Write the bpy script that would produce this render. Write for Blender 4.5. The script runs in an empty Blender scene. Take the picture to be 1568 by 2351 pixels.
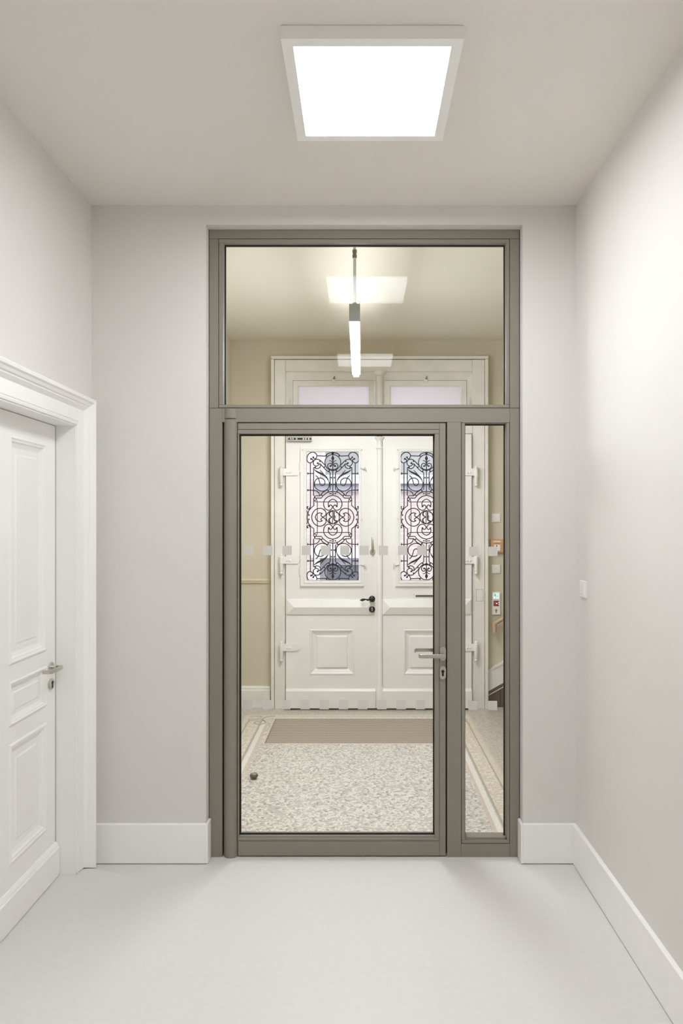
import bpy, bmesh, math, random
from mathutils import Vector, Matrix

random.seed(7)
S = bpy.context.scene
COL = S.collection

# ------------------------------------------------------------------ camera, world, exposure
FPX, VPX, VPY, CAMZ = 1579.0, 829.0, 1205.0, 1.785     # focal length in px, vanishing point, eye height
W_PX, H_PX = 1568.0, 2351.0
cam_data = bpy.data.cameras.new('camera')
cam_data.sensor_fit = 'AUTO'
cam_data.sensor_width = 36.0
cam_data.lens = 36.0 * FPX / H_PX
cam_data.shift_x = -(VPX - W_PX / 2) / H_PX
cam_data.shift_y = (VPY - H_PX / 2) / H_PX
cam_data.clip_start = 0.05
cam = bpy.data.objects.new('camera', cam_data)
COL.objects.link(cam)
cam.location = (0, 0, CAMZ)
cam.rotation_euler = (math.radians(90), 0, 0)
S.camera = cam

world = bpy.data.worlds.new('overcast_sky')
S.world = world
world.use_nodes = True
_bg = world.node_tree.nodes['Background']
_bg.inputs['Color'].default_value = (0.94, 0.945, 1.0, 1)
_bg.inputs['Strength'].default_value = 2.2

S.view_settings.view_transform = 'Standard'
S.view_settings.look = 'None'
S.view_settings.gamma = 1.0
S.view_settings.use_curve_mapping = False
S.view_settings.exposure = 0.0
try:
    S.cycles.use_denoising = True
    S.cycles.max_bounces = 14
    S.cycles.diffuse_bounces = 9
    S.cycles.transparent_max_bounces = 24
    S.cycles.sample_clamp_indirect = 8.0
except Exception:
    pass

PANEL_L = 29.3       # radiance of the square ceiling lights
PENDANT_DOWN = 195.0
PENDANT_UP = 19.0


# ------------------------------------------------------------------ small helpers
def X(px, d):
    return (px - VPX) * d / FPX


def Z(py, d):
    return CAMZ - (py - VPY) * d / FPX


def D(py):
    """distance of a floor point seen at image row py"""
    return FPX * CAMZ / (py - VPY)


def smoothstep(a, b, v):
    t = max(0.0, min(1.0, (v - a) / (b - a)))
    return t * t * (3 - 2 * t)


_root_loc = {}


def adopt(o, parent):
    if parent is not None:
        o.parent = parent
        o.location = -_root_loc.get(parent.name, Vector((0, 0, 0)))


def mk(name, bm, mat, parent=None, smooth=False, recalc=True):
    if recalc:
        bmesh.ops.recalc_face_normals(bm, faces=bm.faces[:])
    me = bpy.data.meshes.new(name)
    bm.to_mesh(me)
    bm.free()
    if smooth:
        for p in me.polygons:
            p.use_smooth = True
        me.set_sharp_from_angle(angle=math.radians(40))
    me.materials.append(mat)
    o = bpy.data.objects.new(name, me)
    COL.objects.link(o)
    adopt(o, parent)
    return o


def share(name, src, parent, shift=(0, 0, 0)):
    o = bpy.data.objects.new(name, src.data)
    COL.objects.link(o)
    adopt(o, parent)
    o.location = o.location + Vector(shift)
    return o


def tag(o, label=None, cat=None, group=None, kind=None):
    if label:
        o['label'] = label
    if cat:
        o['category'] = cat
    if group:
        o['group'] = group
    if kind:
        o['kind'] = kind
    return o


def thing(name, loc, label, cat, group=None, kind=None):
    o = bpy.data.objects.new(name, None)
    o.empty_display_size = 0.1
    COL.objects.link(o)
    o.location = loc
    _root_loc[o.name] = Vector(loc)
    return tag(o, label, cat, group, kind)


def bm_box(bm, x0, x1, y0, y1, z0, z1):
    v = [bm.verts.new(p) for p in ((x0, y0, z0), (x1, y0, z0), (x1, y1, z0), (x0, y1, z0),
                                   (x0, y0, z1), (x1, y0, z1), (x1, y1, z1), (x0, y1, z1))]
    for f in ((0, 3, 2, 1), (4, 5, 6, 7), (0, 1, 5, 4), (1, 2, 6, 5), (2, 3, 7, 6), (3, 0, 4, 7)):
        bm.faces.new([v[i] for i in f])
    return v


def box(name, x0, x1, y0, y1, z0, z1, mat, parent=None, bevel=0.0, seg=1):
    bm = bmesh.new()
    bm_box(bm, min(x0, x1), max(x0, x1), min(y0, y1), max(y0, y1), min(z0, z1), max(z0, z1))
    if bevel:
        bmesh.ops.bevel(bm, geom=bm.edges[:], offset=bevel, segments=seg, affect='EDGES', profile=0.5)
    return mk(name, bm, mat, parent)


def MAP_Y(y):            # u = x, v = z, h towards the camera (-y)
    return lambda u, v, h: (u, y - h, v)


def MAP_X(x):            # u = y, v = z, h towards +x
    return lambda u, v, h: (x + h, u, v)


def MAP_XN(x):           # u = y, v = z, h towards -x
    return lambda u, v, h: (x - h, u, v)


def bm_plate(bm, u0, u1, v0, v1, holes, thick, mp):
    """slab with its front at h=0, back at h=-thick, with rectangular through holes"""
    us = sorted(set([u0, u1] + [c for h in holes for c in h[:2] if u0 < c < u1]))
    vs = sorted(set([v0, v1] + [c for h in holes for c in h[2:] if v0 < c < v1]))
    nu, nv = len(us) - 1, len(vs) - 1

    def filled(i, j):
        if not (0 <= i < nu and 0 <= j < nv):
            return False
        cu, cv = (us[i] + us[i + 1]) / 2, (vs[j] + vs[j + 1]) / 2
        return not any(h[0] < cu < h[1] and h[2] < cv < h[3] for h in holes)
    cache = {}

    def V(i, j, k):
        if (i, j, k) not in cache:
            cache[(i, j, k)] = bm.verts.new(mp(us[i], vs[j], 0.0 if k == 0 else -thick))
        return cache[(i, j, k)]
    for i in range(nu):
        for j in range(nv):
            if not filled(i, j):
                continue
            bm.faces.new([V(i, j, 0), V(i + 1, j, 0), V(i + 1, j + 1, 0), V(i, j + 1, 0)])
            bm.faces.new([V(i, j, 1), V(i, j + 1, 1), V(i + 1, j + 1, 1), V(i + 1, j, 1)])
            if not filled(i - 1, j):
                bm.faces.new([V(i, j, 0), V(i, j + 1, 0), V(i, j + 1, 1), V(i, j, 1)])
            if not filled(i + 1, j):
                bm.faces.new([V(i + 1, j, 0), V(i + 1, j, 1), V(i + 1, j + 1, 1), V(i + 1, j + 1, 0)])
            if not filled(i, j - 1):
                bm.faces.new([V(i, j, 0), V(i, j, 1), V(i + 1, j, 1), V(i + 1, j, 0)])
            if not filled(i, j + 1):
                bm.faces.new([V(i, j + 1, 0), V(i + 1, j + 1, 0), V(i + 1, j + 1, 1), V(i, j + 1, 1)])


def plate(name, u0, u1, v0, v1, holes, thick, mp, mat, parent=None):
    bm = bmesh.new()
    bm_plate(bm, u0, u1, v0, v1, holes, thick, mp)
    return mk(name, bm, mat, parent)


def loft(name, u0, u1, v0, v1, rings, mp, mat, parent=None, cap=True):
    """nested rectangles: rings = [(inset, height), ...]; optionally capped in the middle"""
    bm = bmesh.new()
    prev = None
    for ins, h in rings:
        r = [bm.verts.new(mp(u, v, h)) for u, v in ((u0 + ins, v0 + ins), (u1 - ins, v0 + ins),
                                                   (u1 - ins, v1 - ins), (u0 + ins, v1 - ins))]
        if prev:
            for i in range(4):
                bm.faces.new([prev[i], prev[(i + 1) % 4], r[(i + 1) % 4], r[i]])
        prev = r
    if cap:
        bm.faces.new(prev)
    return mk(name, bm, mat, parent)


def ring_frame(name, u0, u1, v0, v1, w, thick, mp, mat, parent=None):
    return plate(name, u0, u1, v0, v1, [(u0 + w, u1 - w, v0 + w, v1 - w)], thick, mp, mat, parent)


def catmull(pts, n=6, closed=False):
    out = []
    N = len(pts)
    rng = range(N if closed else N - 1)
    for i in rng:
        if closed:
            p0, p1, p2, p3 = pts[(i - 1) % N], pts[i], pts[(i + 1) % N], pts[(i + 2) % N]
        else:
            p0, p1, p2, p3 = pts[max(i - 1, 0)], pts[i], pts[i + 1], pts[min(i + 2, N - 1)]
        for k in range(n):
            t = k / n
            out.append(tuple(0.5 * (2 * b + (c - a) * t + (2 * a - 5 * b + 4 * c - d) * t * t + (3 * b - a - 3 * c + d) * t ** 3)
                             for a, b, c, d in zip(p0, p1, p2, p3)))
    if not closed:
        out.append(tuple(pts[-1]))
    return out


def bm_sweep(bm, pts, org, e1, e2, section, closed=False, scales=None):
    """sweep a section [(in-plane normal, out-of-plane)] along 2D pts in the plane (e1, e2) at org"""
    org, e1, e2 = Vector(org), Vector(e1), Vector(e2)
    e3 = e1.cross(e2)
    N = len(pts)
    P = [Vector((p[0], p[1])) for p in pts]
    rings = []
    for i in range(N):
        if closed:
            a, b = P[(i - 1) % N], P[(i + 1) % N]
        else:
            a, b = P[max(i - 1, 0)], P[min(i + 1, N - 1)]
        t = (b - a)
        if t.length < 1e-9:
            t = Vector((1, 0))
        t.normalize()
        n = Vector((-t.y, t.x))
        m = 1.0
        if 0 < i < N - 1 or closed:
            t1 = (P[i] - a)
            if t1.length > 1e-9:
                c = abs(t1.normalized().dot(t))
                m = min(1.0 / max(c, 0.5), 2.0)
        s = scales[i] if scales else 1.0
        ring = []
        for (sn, so) in section:
            q = P[i] + n * (sn * m * s)
            ring.append(bm.verts.new(org + e1 * q.x + e2 * q.y + e3 * (so * s)))
        rings.append(ring)
    K = len(section)
    for i in range(N if closed else N - 1):
        r0, r1 = rings[i], rings[(i + 1) % N]
        for k in range(K):
            bm.faces.new([r0[k], r0[(k + 1) % K], r1[(k + 1) % K], r1[k]])
    if not closed:
        bm.faces.new(rings[0][::-1])
        bm.faces.new(rings[-1])


def circ(r, n=8, ry=None):
    ry = r if ry is None else ry
    return [(r * math.cos(2 * math.pi * i / n), ry * math.sin(2 * math.pi * i / n)) for i in range(n)]


def rect(w, h, b=0.0):
    w, h = w / 2, h / 2
    if not b:
        return [(-w, -h), (w, -h), (w, h), (-w, h)]
    return [(-w + b, -h), (w - b, -h), (w, -h + b), (w, h - b), (w - b, h), (-w + b, h), (-w, h - b), (-w, -h + b)]


def bm_lathe(bm, prof, org, axis, n=24):
    """prof = [(radius, along axis)]"""
    org, ax = Vector(org), Vector(axis).normalized()
    e1 = ax.orthogonal().normalized()
    e2 = ax.cross(e1)
    rings = []
    for r, h in prof:
        if r < 1e-6:
            rings.append([bm.verts.new(org + ax * h)])
        else:
            rings.append([bm.verts.new(org + ax * h + (e1 * math.cos(2 * math.pi * i / n) + e2 * math.sin(2 * math.pi * i / n)) * r)
                          for i in range(n)])
    for a, b in zip(rings, rings[1:]):
        for i in range(n):
            if len(a) == 1 and len(b) == 1:
                continue
            if len(a) == 1:
                bm.faces.new([a[0], b[i], b[(i + 1) % n]])
            elif len(b) == 1:
                bm.faces.new([a[i], a[(i + 1) % n], b[0]])
            else:
                bm.faces.new([a[i], a[(i + 1) % n], b[(i + 1) % n], b[i]])
    if len(rings[0]) > 1:
        bm.faces.new(rings[0][::-1])
    if len(rings[-1]) > 1:
        bm.faces.new(rings[-1])


def lathe(name, prof, org, axis, mat, parent=None, n=24):
    bm = bmesh.new()
    bm_lathe(bm, prof, org, axis, n)
    return mk(name, bm, mat, parent, smooth=True)


def prism(name, pts2, org, e1, e2, depth, mat, parent=None, smooth=False):
    """polygon in the plane (e1, e2), extruded by depth along e1 x e2"""
    bm = bmesh.new()
    org, e1, e2 = Vector(org), Vector(e1), Vector(e2)
    e3 = e1.cross(e2)
    a = [bm.verts.new(org + e1 * p[0] + e2 * p[1]) for p in pts2]
    b = [bm.verts.new(org + e1 * p[0] + e2 * p[1] + e3 * depth) for p in pts2]
    n = len(pts2)
    bm.faces.new(a[::-1])
    bm.faces.new(b)
    for i in range(n):
        bm.faces.new([a[i], a[(i + 1) % n], b[(i + 1) % n], b[i]])
    return mk(name, bm, mat, parent, smooth=smooth)


def stadium(w, h, n=10):
    r = w / 2
    s = h / 2 - r
    pts = [(r * math.cos(math.pi * i / n), s + r * math.sin(math.pi * i / n)) for i in range(n + 1)]
    pts += [(r * math.cos(math.pi + math.pi * i / n), -s + r * math.sin(math.pi + math.pi * i / n)) for i in range(n + 1)]
    return pts


def keyhole(r, w, h):
    """profile-cylinder outline: round head with a narrower slot below"""
    a0 = math.asin(w / 2 / r)
    pts = []
    for i in range(17):
        a = -math.pi / 2 + a0 + (2 * math.pi - 2 * a0) * i / 16
        pts.append((r * math.cos(a), r * math.sin(a)))
    pts += [(-w / 2, -h + w / 2)] + [(w / 2 * math.cos(math.pi + math.pi * i / 6), -h + w / 2 + w / 2 * math.sin(math.pi + math.pi * i / 6))
                                     for i in range(1, 6)] + [(w / 2, -h + w / 2)]
    return pts


# ------------------------------------------------------------------ materials
def principled(name, col, rough=0.5, metal=0.0, spec=0.5):
    m = bpy.data.materials.new(name)
    m.use_nodes = True
    b = m.node_tree.nodes['Principled BSDF']
    b.inputs['Base Color'].default_value = (*col, 1)
    b.inputs['Roughness'].default_value = rough
    b.inputs['Metallic'].default_value = metal
    b.inputs['Specular IOR Level'].default_value = spec
    return m


def surface(name, col, rough=0.5, metal=0.0, spec=0.5, var=0.03, vscale=3.0, bump=0.0, bscale=200.0, stretch=None):
    """paint / metal with slight mottling and fine relief"""
    m = principled(name, col, rough, metal, spec)
    nt = m.node_tree
    b = nt.nodes['Principled BSDF']
    tc = nt.nodes.new('ShaderNodeTexCoord')
    mp = nt.nodes.new('ShaderNodeMapping')
    nt.links.new(tc.outputs['Object'], mp.inputs['Vector'])
    if stretch:
        mp.inputs['Scale'].default_value = stretch
    no = nt.nodes.new('ShaderNodeTexNoise')
    no.inputs['Scale'].default_value = vscale
    no.inputs['Detail'].default_value = 4
    nt.links.new(mp.outputs['Vector'], no.inputs['Vector'])
    r = nt.nodes.new('ShaderNodeValToRGB')
    r.color_ramp.elements[0].position = 0.3
    r.color_ramp.elements[1].position = 0.7
    r.color_ramp.elements[0].color = (*[c * (1 - var) for c in col], 1)
    r.color_ramp.elements[1].color = (*[min(1, c * (1 + var)) for c in col], 1)
    nt.links.new(no.outputs['Fac'], r.inputs['Fac'])
    nt.links.new(r.outputs['Color'], b.inputs['Base Color'])
    if bump:
        n2 = nt.nodes.new('ShaderNodeTexNoise')
        n2.inputs['Scale'].default_value = bscale
        n2.inputs['Detail'].default_value = 3
        nt.links.new(mp.outputs['Vector'], n2.inputs['Vector'])
        bp = nt.nodes.new('ShaderNodeBump')
        bp.inputs['Strength'].default_value = bump
        bp.inputs['Distance'].default_value = 0.002
        nt.links.new(n2.outputs['Fac'], bp.inputs['Height'])
        nt.links.new(bp.outputs['Normal'], b.inputs['Normal'])
    return m


def emitter(name, col, strength):
    m = bpy.data.materials.new(name)
    m.use_nodes = True
    nt = m.node_tree
    nt.nodes.remove(nt.nodes['Principled BSDF'])
    e = nt.nodes.new('ShaderNodeEmission')
    e.inputs['Color'].default_value = (*col, 1)
    e.inputs['Strength'].default_value = strength
    nt.links.new(e.outputs['Emission'], nt.nodes['Material Output'].inputs['Surface'])
    return m


def clear_glass(name, f0, tint=(1, 1, 1)):
    """thin pane: straight transmission plus Schlick reflection"""
    m = bpy.data.materials.new(name)
    m.use_nodes = True
    nt = m.node_tree
    nt.nodes.remove(nt.nodes['Principled BSDF'])
    tr = nt.nodes.new('ShaderNodeBsdfTransparent')
    tr.inputs['Color'].default_value = (*tint, 1)
    gl = nt.nodes.new('ShaderNodeBsdfGlossy')
    gl.inputs['Roughness'].default_value = 0.0
    lw = nt.nodes.new('ShaderNodeLayerWeight')
    lw.inputs['Blend'].default_value = 0.5
    pw = nt.nodes.new('ShaderNodeMath')
    pw.operation = 'POWER'
    pw.inputs[1].default_value = 5.0
    ml = nt.nodes.new('ShaderNodeMath')
    ml.operation = 'MULTIPLY_ADD'
    ml.inputs[1].default_value = 1 - f0
    ml.inputs[2].default_value = f0
    mx = nt.nodes.new('ShaderNodeMixShader')
    nt.links.new(lw.outputs['Facing'], pw.inputs[0])
    nt.links.new(pw.outputs[0], ml.inputs[0])
    nt.links.new(ml.outputs[0], mx.inputs['Fac'])
    nt.links.new(tr.outputs[0], mx.inputs[1])
    nt.links.new(gl.outputs[0], mx.inputs[2])
    nt.links.new(mx.outputs[0], nt.nodes['Material Output'].inputs['Surface'])
    return m


def frosted(name, col):
    m = bpy.data.materials.new(name)
    m.use_nodes = True
    nt = m.node_tree
    nt.nodes.remove(nt.nodes['Principled BSDF'])
    t = nt.nodes.new('ShaderNodeBsdfTranslucent')
    t.inputs['Color'].default_value = (*col, 1)
    d = nt.nodes.new('ShaderNodeBsdfDiffuse')
    d.inputs['Color'].default_value = (*col, 1)
    mx = nt.nodes.new('ShaderNodeMixShader')
    mx.inputs['Fac'].default_value = 0.06
    nt.links.new(t.outputs[0], mx.inputs[1])
    nt.links.new(d.outputs[0], mx.inputs[2])
    nt.links.new(mx.outputs[0], nt.nodes['Material Output'].inputs['Surface'])
    return m


def terrazzo(name, stops, scale, base=None, rough=0.3, stretch=(1, 1, 1)):
    """stone chips: one flat colour per Voronoi cell, stops = [(position, colour)]"""
    m = principled(name, (0.6, 0.6, 0.55), rough)
    nt = m.node_tree
    b = nt.nodes['Principled BSDF']
    tc = nt.nodes.new('ShaderNodeTexCoord')
    mp = nt.nodes.new('ShaderNodeMapping')
    mp.inputs['Scale'].default_value = stretch
    nt.links.new(tc.outputs['Object'], mp.inputs['Vector'])
    vo = nt.nodes.new('ShaderNodeTexVoronoi')
    vo.inputs['Scale'].default_value = scale
    vo.inputs['Randomness'].default_value = 1.0
    nt.links.new(mp.outputs['Vector'], vo.inputs['Vector'])
    sep = nt.nodes.new('ShaderNodeSeparateColor')
    nt.links.new(vo.outputs['Color'], sep.inputs[0])
    r = nt.nodes.new('ShaderNodeValToRGB')
    r.color_ramp.interpolation = 'CONSTANT'
    el = r.color_ramp.elements
    el[0].position = stops[0][0]
    el[0].color = (*stops[0][1], 1)
    el[1].position = stops[1][0]
    el[1].color = (*stops[1][1], 1)
    for p, c in stops[2:]:
        e = el.new(p)
        e.color = (*c, 1)
    nt.links.new(sep.outputs[0], r.inputs['Fac'])
    out = r.outputs['Color']
    if base:
        v2 = nt.nodes.new('ShaderNodeTexVoronoi')
        v2.feature = 'DISTANCE_TO_EDGE'
        v2.inputs['Scale'].default_value = scale
        nt.links.new(mp.outputs['Vector'], v2.inputs['Vector'])
        lt = nt.nodes.new('ShaderNodeMath')
        lt.operation = 'LESS_THAN'
        lt.inputs[1].default_value = 0.045
        nt.links.new(v2.outputs['Distance'], lt.inputs[0])
        mx = nt.nodes.new('ShaderNodeMix')
        mx.data_type = 'RGBA'
        nt.links.new(lt.outputs[0], mx.inputs[0])
        nt.links.new(out, mx.inputs[6])
        mx.inputs[7].default_value = (*base, 1)
        out = mx.outputs[2]
    nt.links.new(out, b.inputs['Base Color'])
    return m


def brickwork(name):
    m = principled(name, (0.75, 0.6, 0.57), 0.9)
    nt = m.node_tree
    b = nt.nodes['Principled BSDF']
    tc = nt.nodes.new('ShaderNodeTexCoord')
    mp = nt.nodes.new('ShaderNodeMapping')
    mp.inputs['Rotation'].default_value = (math.radians(90), 0, 0)
    nt.links.new(tc.outputs['Object'], mp.inputs['Vector'])
    br = nt.nodes.new('ShaderNodeTexBrick')
    br.inputs['Color1'].default_value = (0.74, 0.645, 0.625, 1)
    br.inputs['Color2'].default_value = (0.82, 0.725, 0.70, 1)
    br.inputs['Mortar'].default_value = (0.66, 0.60, 0.60, 1)
    br.inputs['Scale'].default_value = 1.0
    br.inputs['Mortar Size'].default_value = 0.006
    br.inputs['Brick Width'].default_value = 0.25
    br.inputs['Row Height'].default_value = 0.075
    nt.links.new(mp.outputs['Vector'], br.inputs['Vector'])
    nt.links.new(br.outputs['Color'], b.inputs['Base Color'])
    return m


M = {}
M['wall'] = surface('taupe_wall_paint', (0.715, 0.70, 0.672), 0.75, var=0.015, vscale=1.2, bump=0.12, bscale=90)
M['ceiling'] = surface('taupe_ceiling_paint', (0.80, 0.76, 0.72), 0.85, var=0.01, vscale=1.0, bump=0.08, bscale=90)
M['floor'] = surface('pale_linoleum', (0.68, 0.67, 0.648), 0.42, var=0.022, vscale=45, bump=0.03, bscale=60, spec=0.35)
M['white'] = surface('white_gloss_paint', (0.90, 0.895, 0.88), 0.32, var=0.012, vscale=4, bump=0.02, bscale=40)
M['white_old'] = surface('old_cream_paint', (0.81, 0.79, 0.74), 0.4, var=0.05, vscale=7, bump=0.06, bscale=30)
M['white_door'] = surface('white_door_paint', (0.87, 0.862, 0.842), 0.36, var=0.02, vscale=5, bump=0.03, bscale=30)
M['frame'] = surface('taupe_powder_coat', (0.262, 0.239, 0.199), 0.5, var=0.02, vscale=6, spec=0.22)
M['gasket_or_gap_shade'] = principled('black_gasket_and_gap_shade', (0.012, 0.011, 0.010), 0.6)  # also colours the shade strips behind the entrance leaf gaps
M['gap_shade'] = principled('grey_gap_shade', (0.16, 0.155, 0.145), 0.8)  # grey for the painted shadow line beside the panel door leaf
M['steel'] = surface('brushed_steel', (0.62, 0.59, 0.54), 0.30, 1.0, var=0.06, vscale=40, stretch=(1, 1, 14))
M['dark'] = principled('keyhole_black', (0.008, 0.008, 0.008), 0.5)
M['iron'] = surface('black_wrought_iron', (0.030, 0.026, 0.024), 0.5, 0.3, var=0.2, vscale=40)
M['black_handle'] = surface('black_cast_handle', (0.022, 0.020, 0.019), 0.3, 0.4, var=0.1, vscale=30)
M['glass'] = clear_glass('clear_door_glass', 0.006, (0.995, 1.0, 0.995))
M['pane'] = clear_glass('clear_street_pane', 0.02)
M['frost'] = frosted('frosted_transom_glass', (0.95, 0.95, 0.975))
M['decal'] = surface('grey_film_decal', (0.63, 0.612, 0.572), 0.55, var=0.01)
M['panel_light'] = emitter('light_panel_glow', (0.985, 1.0, 1.03), PANEL_L)
M['pendant_down'] = emitter('pendant_diffuser_glow', (0.96, 0.985, 1.03), PENDANT_DOWN)
M['pendant_up'] = emitter('pendant_uplight_glow', (0.97, 0.985, 1.0), PENDANT_UP)
M['lamp_white'] = surface('lamp_housing_white', (0.90, 0.895, 0.88), 0.4, var=0.01)
M['lamp_grey'] = surface('pendant_aluminium', (0.23, 0.21, 0.18), 0.45, 0.2, var=0.03)
M['cable'] = principled('white_cable', (0.85, 0.84, 0.80), 0.5)
M['tan_wall'] = surface('sand_wall_paint', (0.62, 0.568, 0.445), 0.6, var=0.03, vscale=2.0, bump=0.1, bscale=60)
M['tan_ceiling'] = surface('pale_sand_ceiling_paint', (0.77, 0.735, 0.64), 0.8, var=0.02, vscale=2.0)
M['plastic'] = principled('white_plastic', (0.83, 0.82, 0.79), 0.35)
M['orange'] = principled('orange_plastic', (0.60, 0.335, 0.165), 0.4)
M['red_button'] = principled('red_button', (0.45, 0.03, 0.04), 0.35)
M['red_led'] = emitter('red_led', (1.0, 0.45, 0.40), 3.0)
M['exit_screen'] = emitter('exit_sign_backlight', (0.92, 1.0, 0.97), 1.1)
M['exit_green'] = emitter('exit_sign_green', (0.25, 0.55, 0.42), 0.9)
M['wood_rail'] = surface('pale_wood_handrail', (0.50, 0.36, 0.22), 0.4, var=0.08, vscale=8, stretch=(1, 8, 8))
M['brown_stone'] = surface('brown_polished_stone', (0.13, 0.098, 0.078), 0.25, var=0.2, vscale=12)
M['dark_stone'] = surface('dark_stone_strip', (0.14, 0.125, 0.10), 0.35, var=0.15, vscale=14)
M['mat'] = surface('brown_mat_rib', (0.45, 0.385, 0.325), 0.95, var=0.10, vscale=60)
M['mat_rail'] = surface('mat_aluminium_edge', (0.42, 0.38, 0.33), 0.45, 0.4, var=0.05)
M['bronze'] = principled('dark_rubber_bumper', (0.10, 0.085, 0.07), 0.4)
M['brass'] = principled('aged_brass', (0.35, 0.29, 0.19), 0.4, 0.8)
cr, gy, pk, dk, wt = (0.74, 0.705, 0.63), (0.50, 0.49, 0.45), (0.59, 0.53, 0.48), (0.33, 0.315, 0.285), (0.80, 0.775, 0.72)
M['terrazzo'] = terrazzo('terrazzo_field', [(0, cr), (0.26, gy), (0.44, pk), (0.60, wt), (0.82, dk), (0.91, gy)], 62, base=(0.57, 0.545, 0.49))
M['terrazzo_grey'] = terrazzo('terrazzo_grey_edge', [(0, (0.58, 0.54, 0.47)), (0.30, (0.50, 0.46, 0.40)), (0.52, (0.66, 0.62, 0.55)), (0.80, (0.36, 0.33, 0.29)), (0.90, (0.60, 0.54, 0.47))], 95, base=(0.54, 0.505, 0.44))
M['terrazzo_band'] = terrazzo('terrazzo_band', [(0, (0.66, 0.58, 0.49)), (0.35, (0.84, 0.80, 0.70)), (0.68, (0.66, 0.59, 0.50)), (0.90, (0.72, 0.66, 0.56))], 78, base=(0.67, 0.595, 0.505))
M['tess_grey'] = terrazzo('tesserae_grey', [(0, (0.40, 0.385, 0.335)), (0.5, (0.45, 0.43, 0.37))], 90)
M['tess_white'] = terrazzo('tesserae_white', [(0, (0.84, 0.82, 0.76)), (0.5, (0.79, 0.77, 0.71))], 80, base=(0.75, 0.735, 0.69))
M['tess_cream'] = terrazzo('tesserae_cream', [(0, (0.74, 0.67, 0.55)), (0.5, (0.68, 0.61, 0.50))], 70)
M['tess_pink'] = terrazzo('tesserae_pink', [(0, (0.66, 0.58, 0.515)), (0.5, (0.62, 0.54, 0.475))], 70)
M['brick'] = brickwork('pale_red_brickwork')
M['stone_white'] = surface('white_painted_stone', (0.80, 0.80, 0.82), 0.7, var=0.04)
M['stone_lilac'] = surface('bluish_grey_stone', (0.50, 0.50, 0.58), 0.7, var=0.08)
M['far_glass'] = surface('reflective_window_glass', (0.42, 0.44, 0.45), 0.25, var=0.15, vscale=2, spec=0.6)
M['far_dark'] = surface('dark_slate_shutter', (0.18, 0.19, 0.235), 0.5, var=0.15, vscale=5, stretch=(1, 1, 6))
M['asphalt'] = surface('street_asphalt', (0.30, 0.30, 0.31), 0.9, var=0.1, vscale=10)

# ------------------------------------------------------------------ main dimensions
YB = 3.636            # front of the wall that holds the glazed partition
YB2 = 3.90            # its other side
YF = 3.695            # front of the steel frame
YG = 3.728            # front of the glass
XL, XR = -1.425, 1.135
ZC = 3.475            # ceiling of the hall
Y0 = -2.3             # far end of the hall behind the camera
YE = 6.75             # entrance wall
ZV = 3.602            # ceiling of the vestibule
XVL, XVR = -1.275, 3.0

FX0, FX1 = X(480.5, YF), X(1192.0, YF)
FZ1 = Z(527, YF)
OPEN = (FX0 - 0.004, FX1 + 0.005, -0.2, FZ1)

# ------------------------------------------------------------------ shell of the hall
NX, NY = 40, 60
bm = bmesh.new()
gx = [-1.75 + 3.0 * i / NX for i in range(NX + 1)]
gy_ = [Y0 + (3.80 - Y0) * j / NY for j in range(NY + 1)]
gy_ = sorted(set([round(v, 4) for v in gy_] + [2.1 + 0.05 * k for k in range(34)]))


def floor_rise(x, y):
    return 0.046 * smoothstep(-1.12, -1.43, x) * smoothstep(1.7, 2.3, y) * (1 - smoothstep(3.46, 3.60, y))


grid = [[bm.verts.new((x, y, floor_rise(x, y))) for y in gy_] for x in gx]
for i in range(len(gx) - 1):
    for j in range(len(gy_) - 1):
        bm.faces.new([grid[i][j], grid[i + 1][j], grid[i + 1][j + 1], grid[i][j + 1]])
low = [[bm.verts.new((x, y, -0.12)) for y in (gy_[0], gy_[-1])] for x in (gx[0], gx[-1])]
bm.faces.new([low[0][0], low[0][1], low[1][1], low[1][0]])
floor = mk('floor', bm, M['floor'], smooth=True)
tag(floor, 'pale grey seamless linoleum floor of the hall', 'floor', kind='structure')

ceil = box('ceiling', -1.75, 1.45, Y0 - 0.2, YB2, ZC, ZC + 0.35, M['ceiling'])
tag(ceil, 'plain taupe ceiling of the hall with the square light', 'ceiling', kind='structure')

DY0, DY1, DZ1 = 2.42, 3.423, 2.281      # opening of the white panel door in the left wall
wall_l = plate('wall_left', Y0 - 0.2, YB2, -0.1, ZC + 0.1, [(DY0, DY1, -0.2, DZ1)], 0.34, MAP_X(XL), M['wall'])
tag(wall_l, 'taupe painted wall on the left holding the white panel door', 'wall', kind='structure')
wall_r = box('wall_right', XR, XR + 0.3, Y0 - 0.2, YB2, -0.1, ZC + 0.1, M['wall'])
tag(wall_r, 'taupe painted wall on the right with one switch', 'wall', kind='structure')
wall_b = plate('wall_back', -1.76, 3.3, -0.1, ZV + 0.35, [OPEN], YB2 - YB, MAP_Y(YB), M['wall'])
tag(wall_b, 'taupe end wall around the glazed steel partition', 'wall', kind='structure')
wall_n = box('wall_behind', -1.76, XR + 0.3, Y0 - 0.2, Y0, -0.1, ZC + 0.1, M['wall'])
tag(wall_n, 'taupe wall closing the hall behind the viewpoint', 'wall', kind='structure')
back_l = box('wall_left_backing', XL - 0.36, XL - 0.34, DY0 - 0.2, DY1 + 0.2, -0.1, DZ1 + 0.2, M['wall'], wall_l)
back_l.name = 'backing'

# baseboards of the hall
BH, BT = 0.206, 0.022


def bb_back(name, x0, x1, label, ret_x, sgn):
    o = box(name, x0, x1, YB - BT, YB, 0.004, BH + 0.004, M['white'], bevel=0.0025)
    tag(o, label, 'baseboard', kind='structure')
    box('return', ret_x, ret_x + sgn * 0.014, YB - BT, YF - 0.001, 0.004, BH + 0.004, M['white'], o, bevel=0.0025)
    return o


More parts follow.
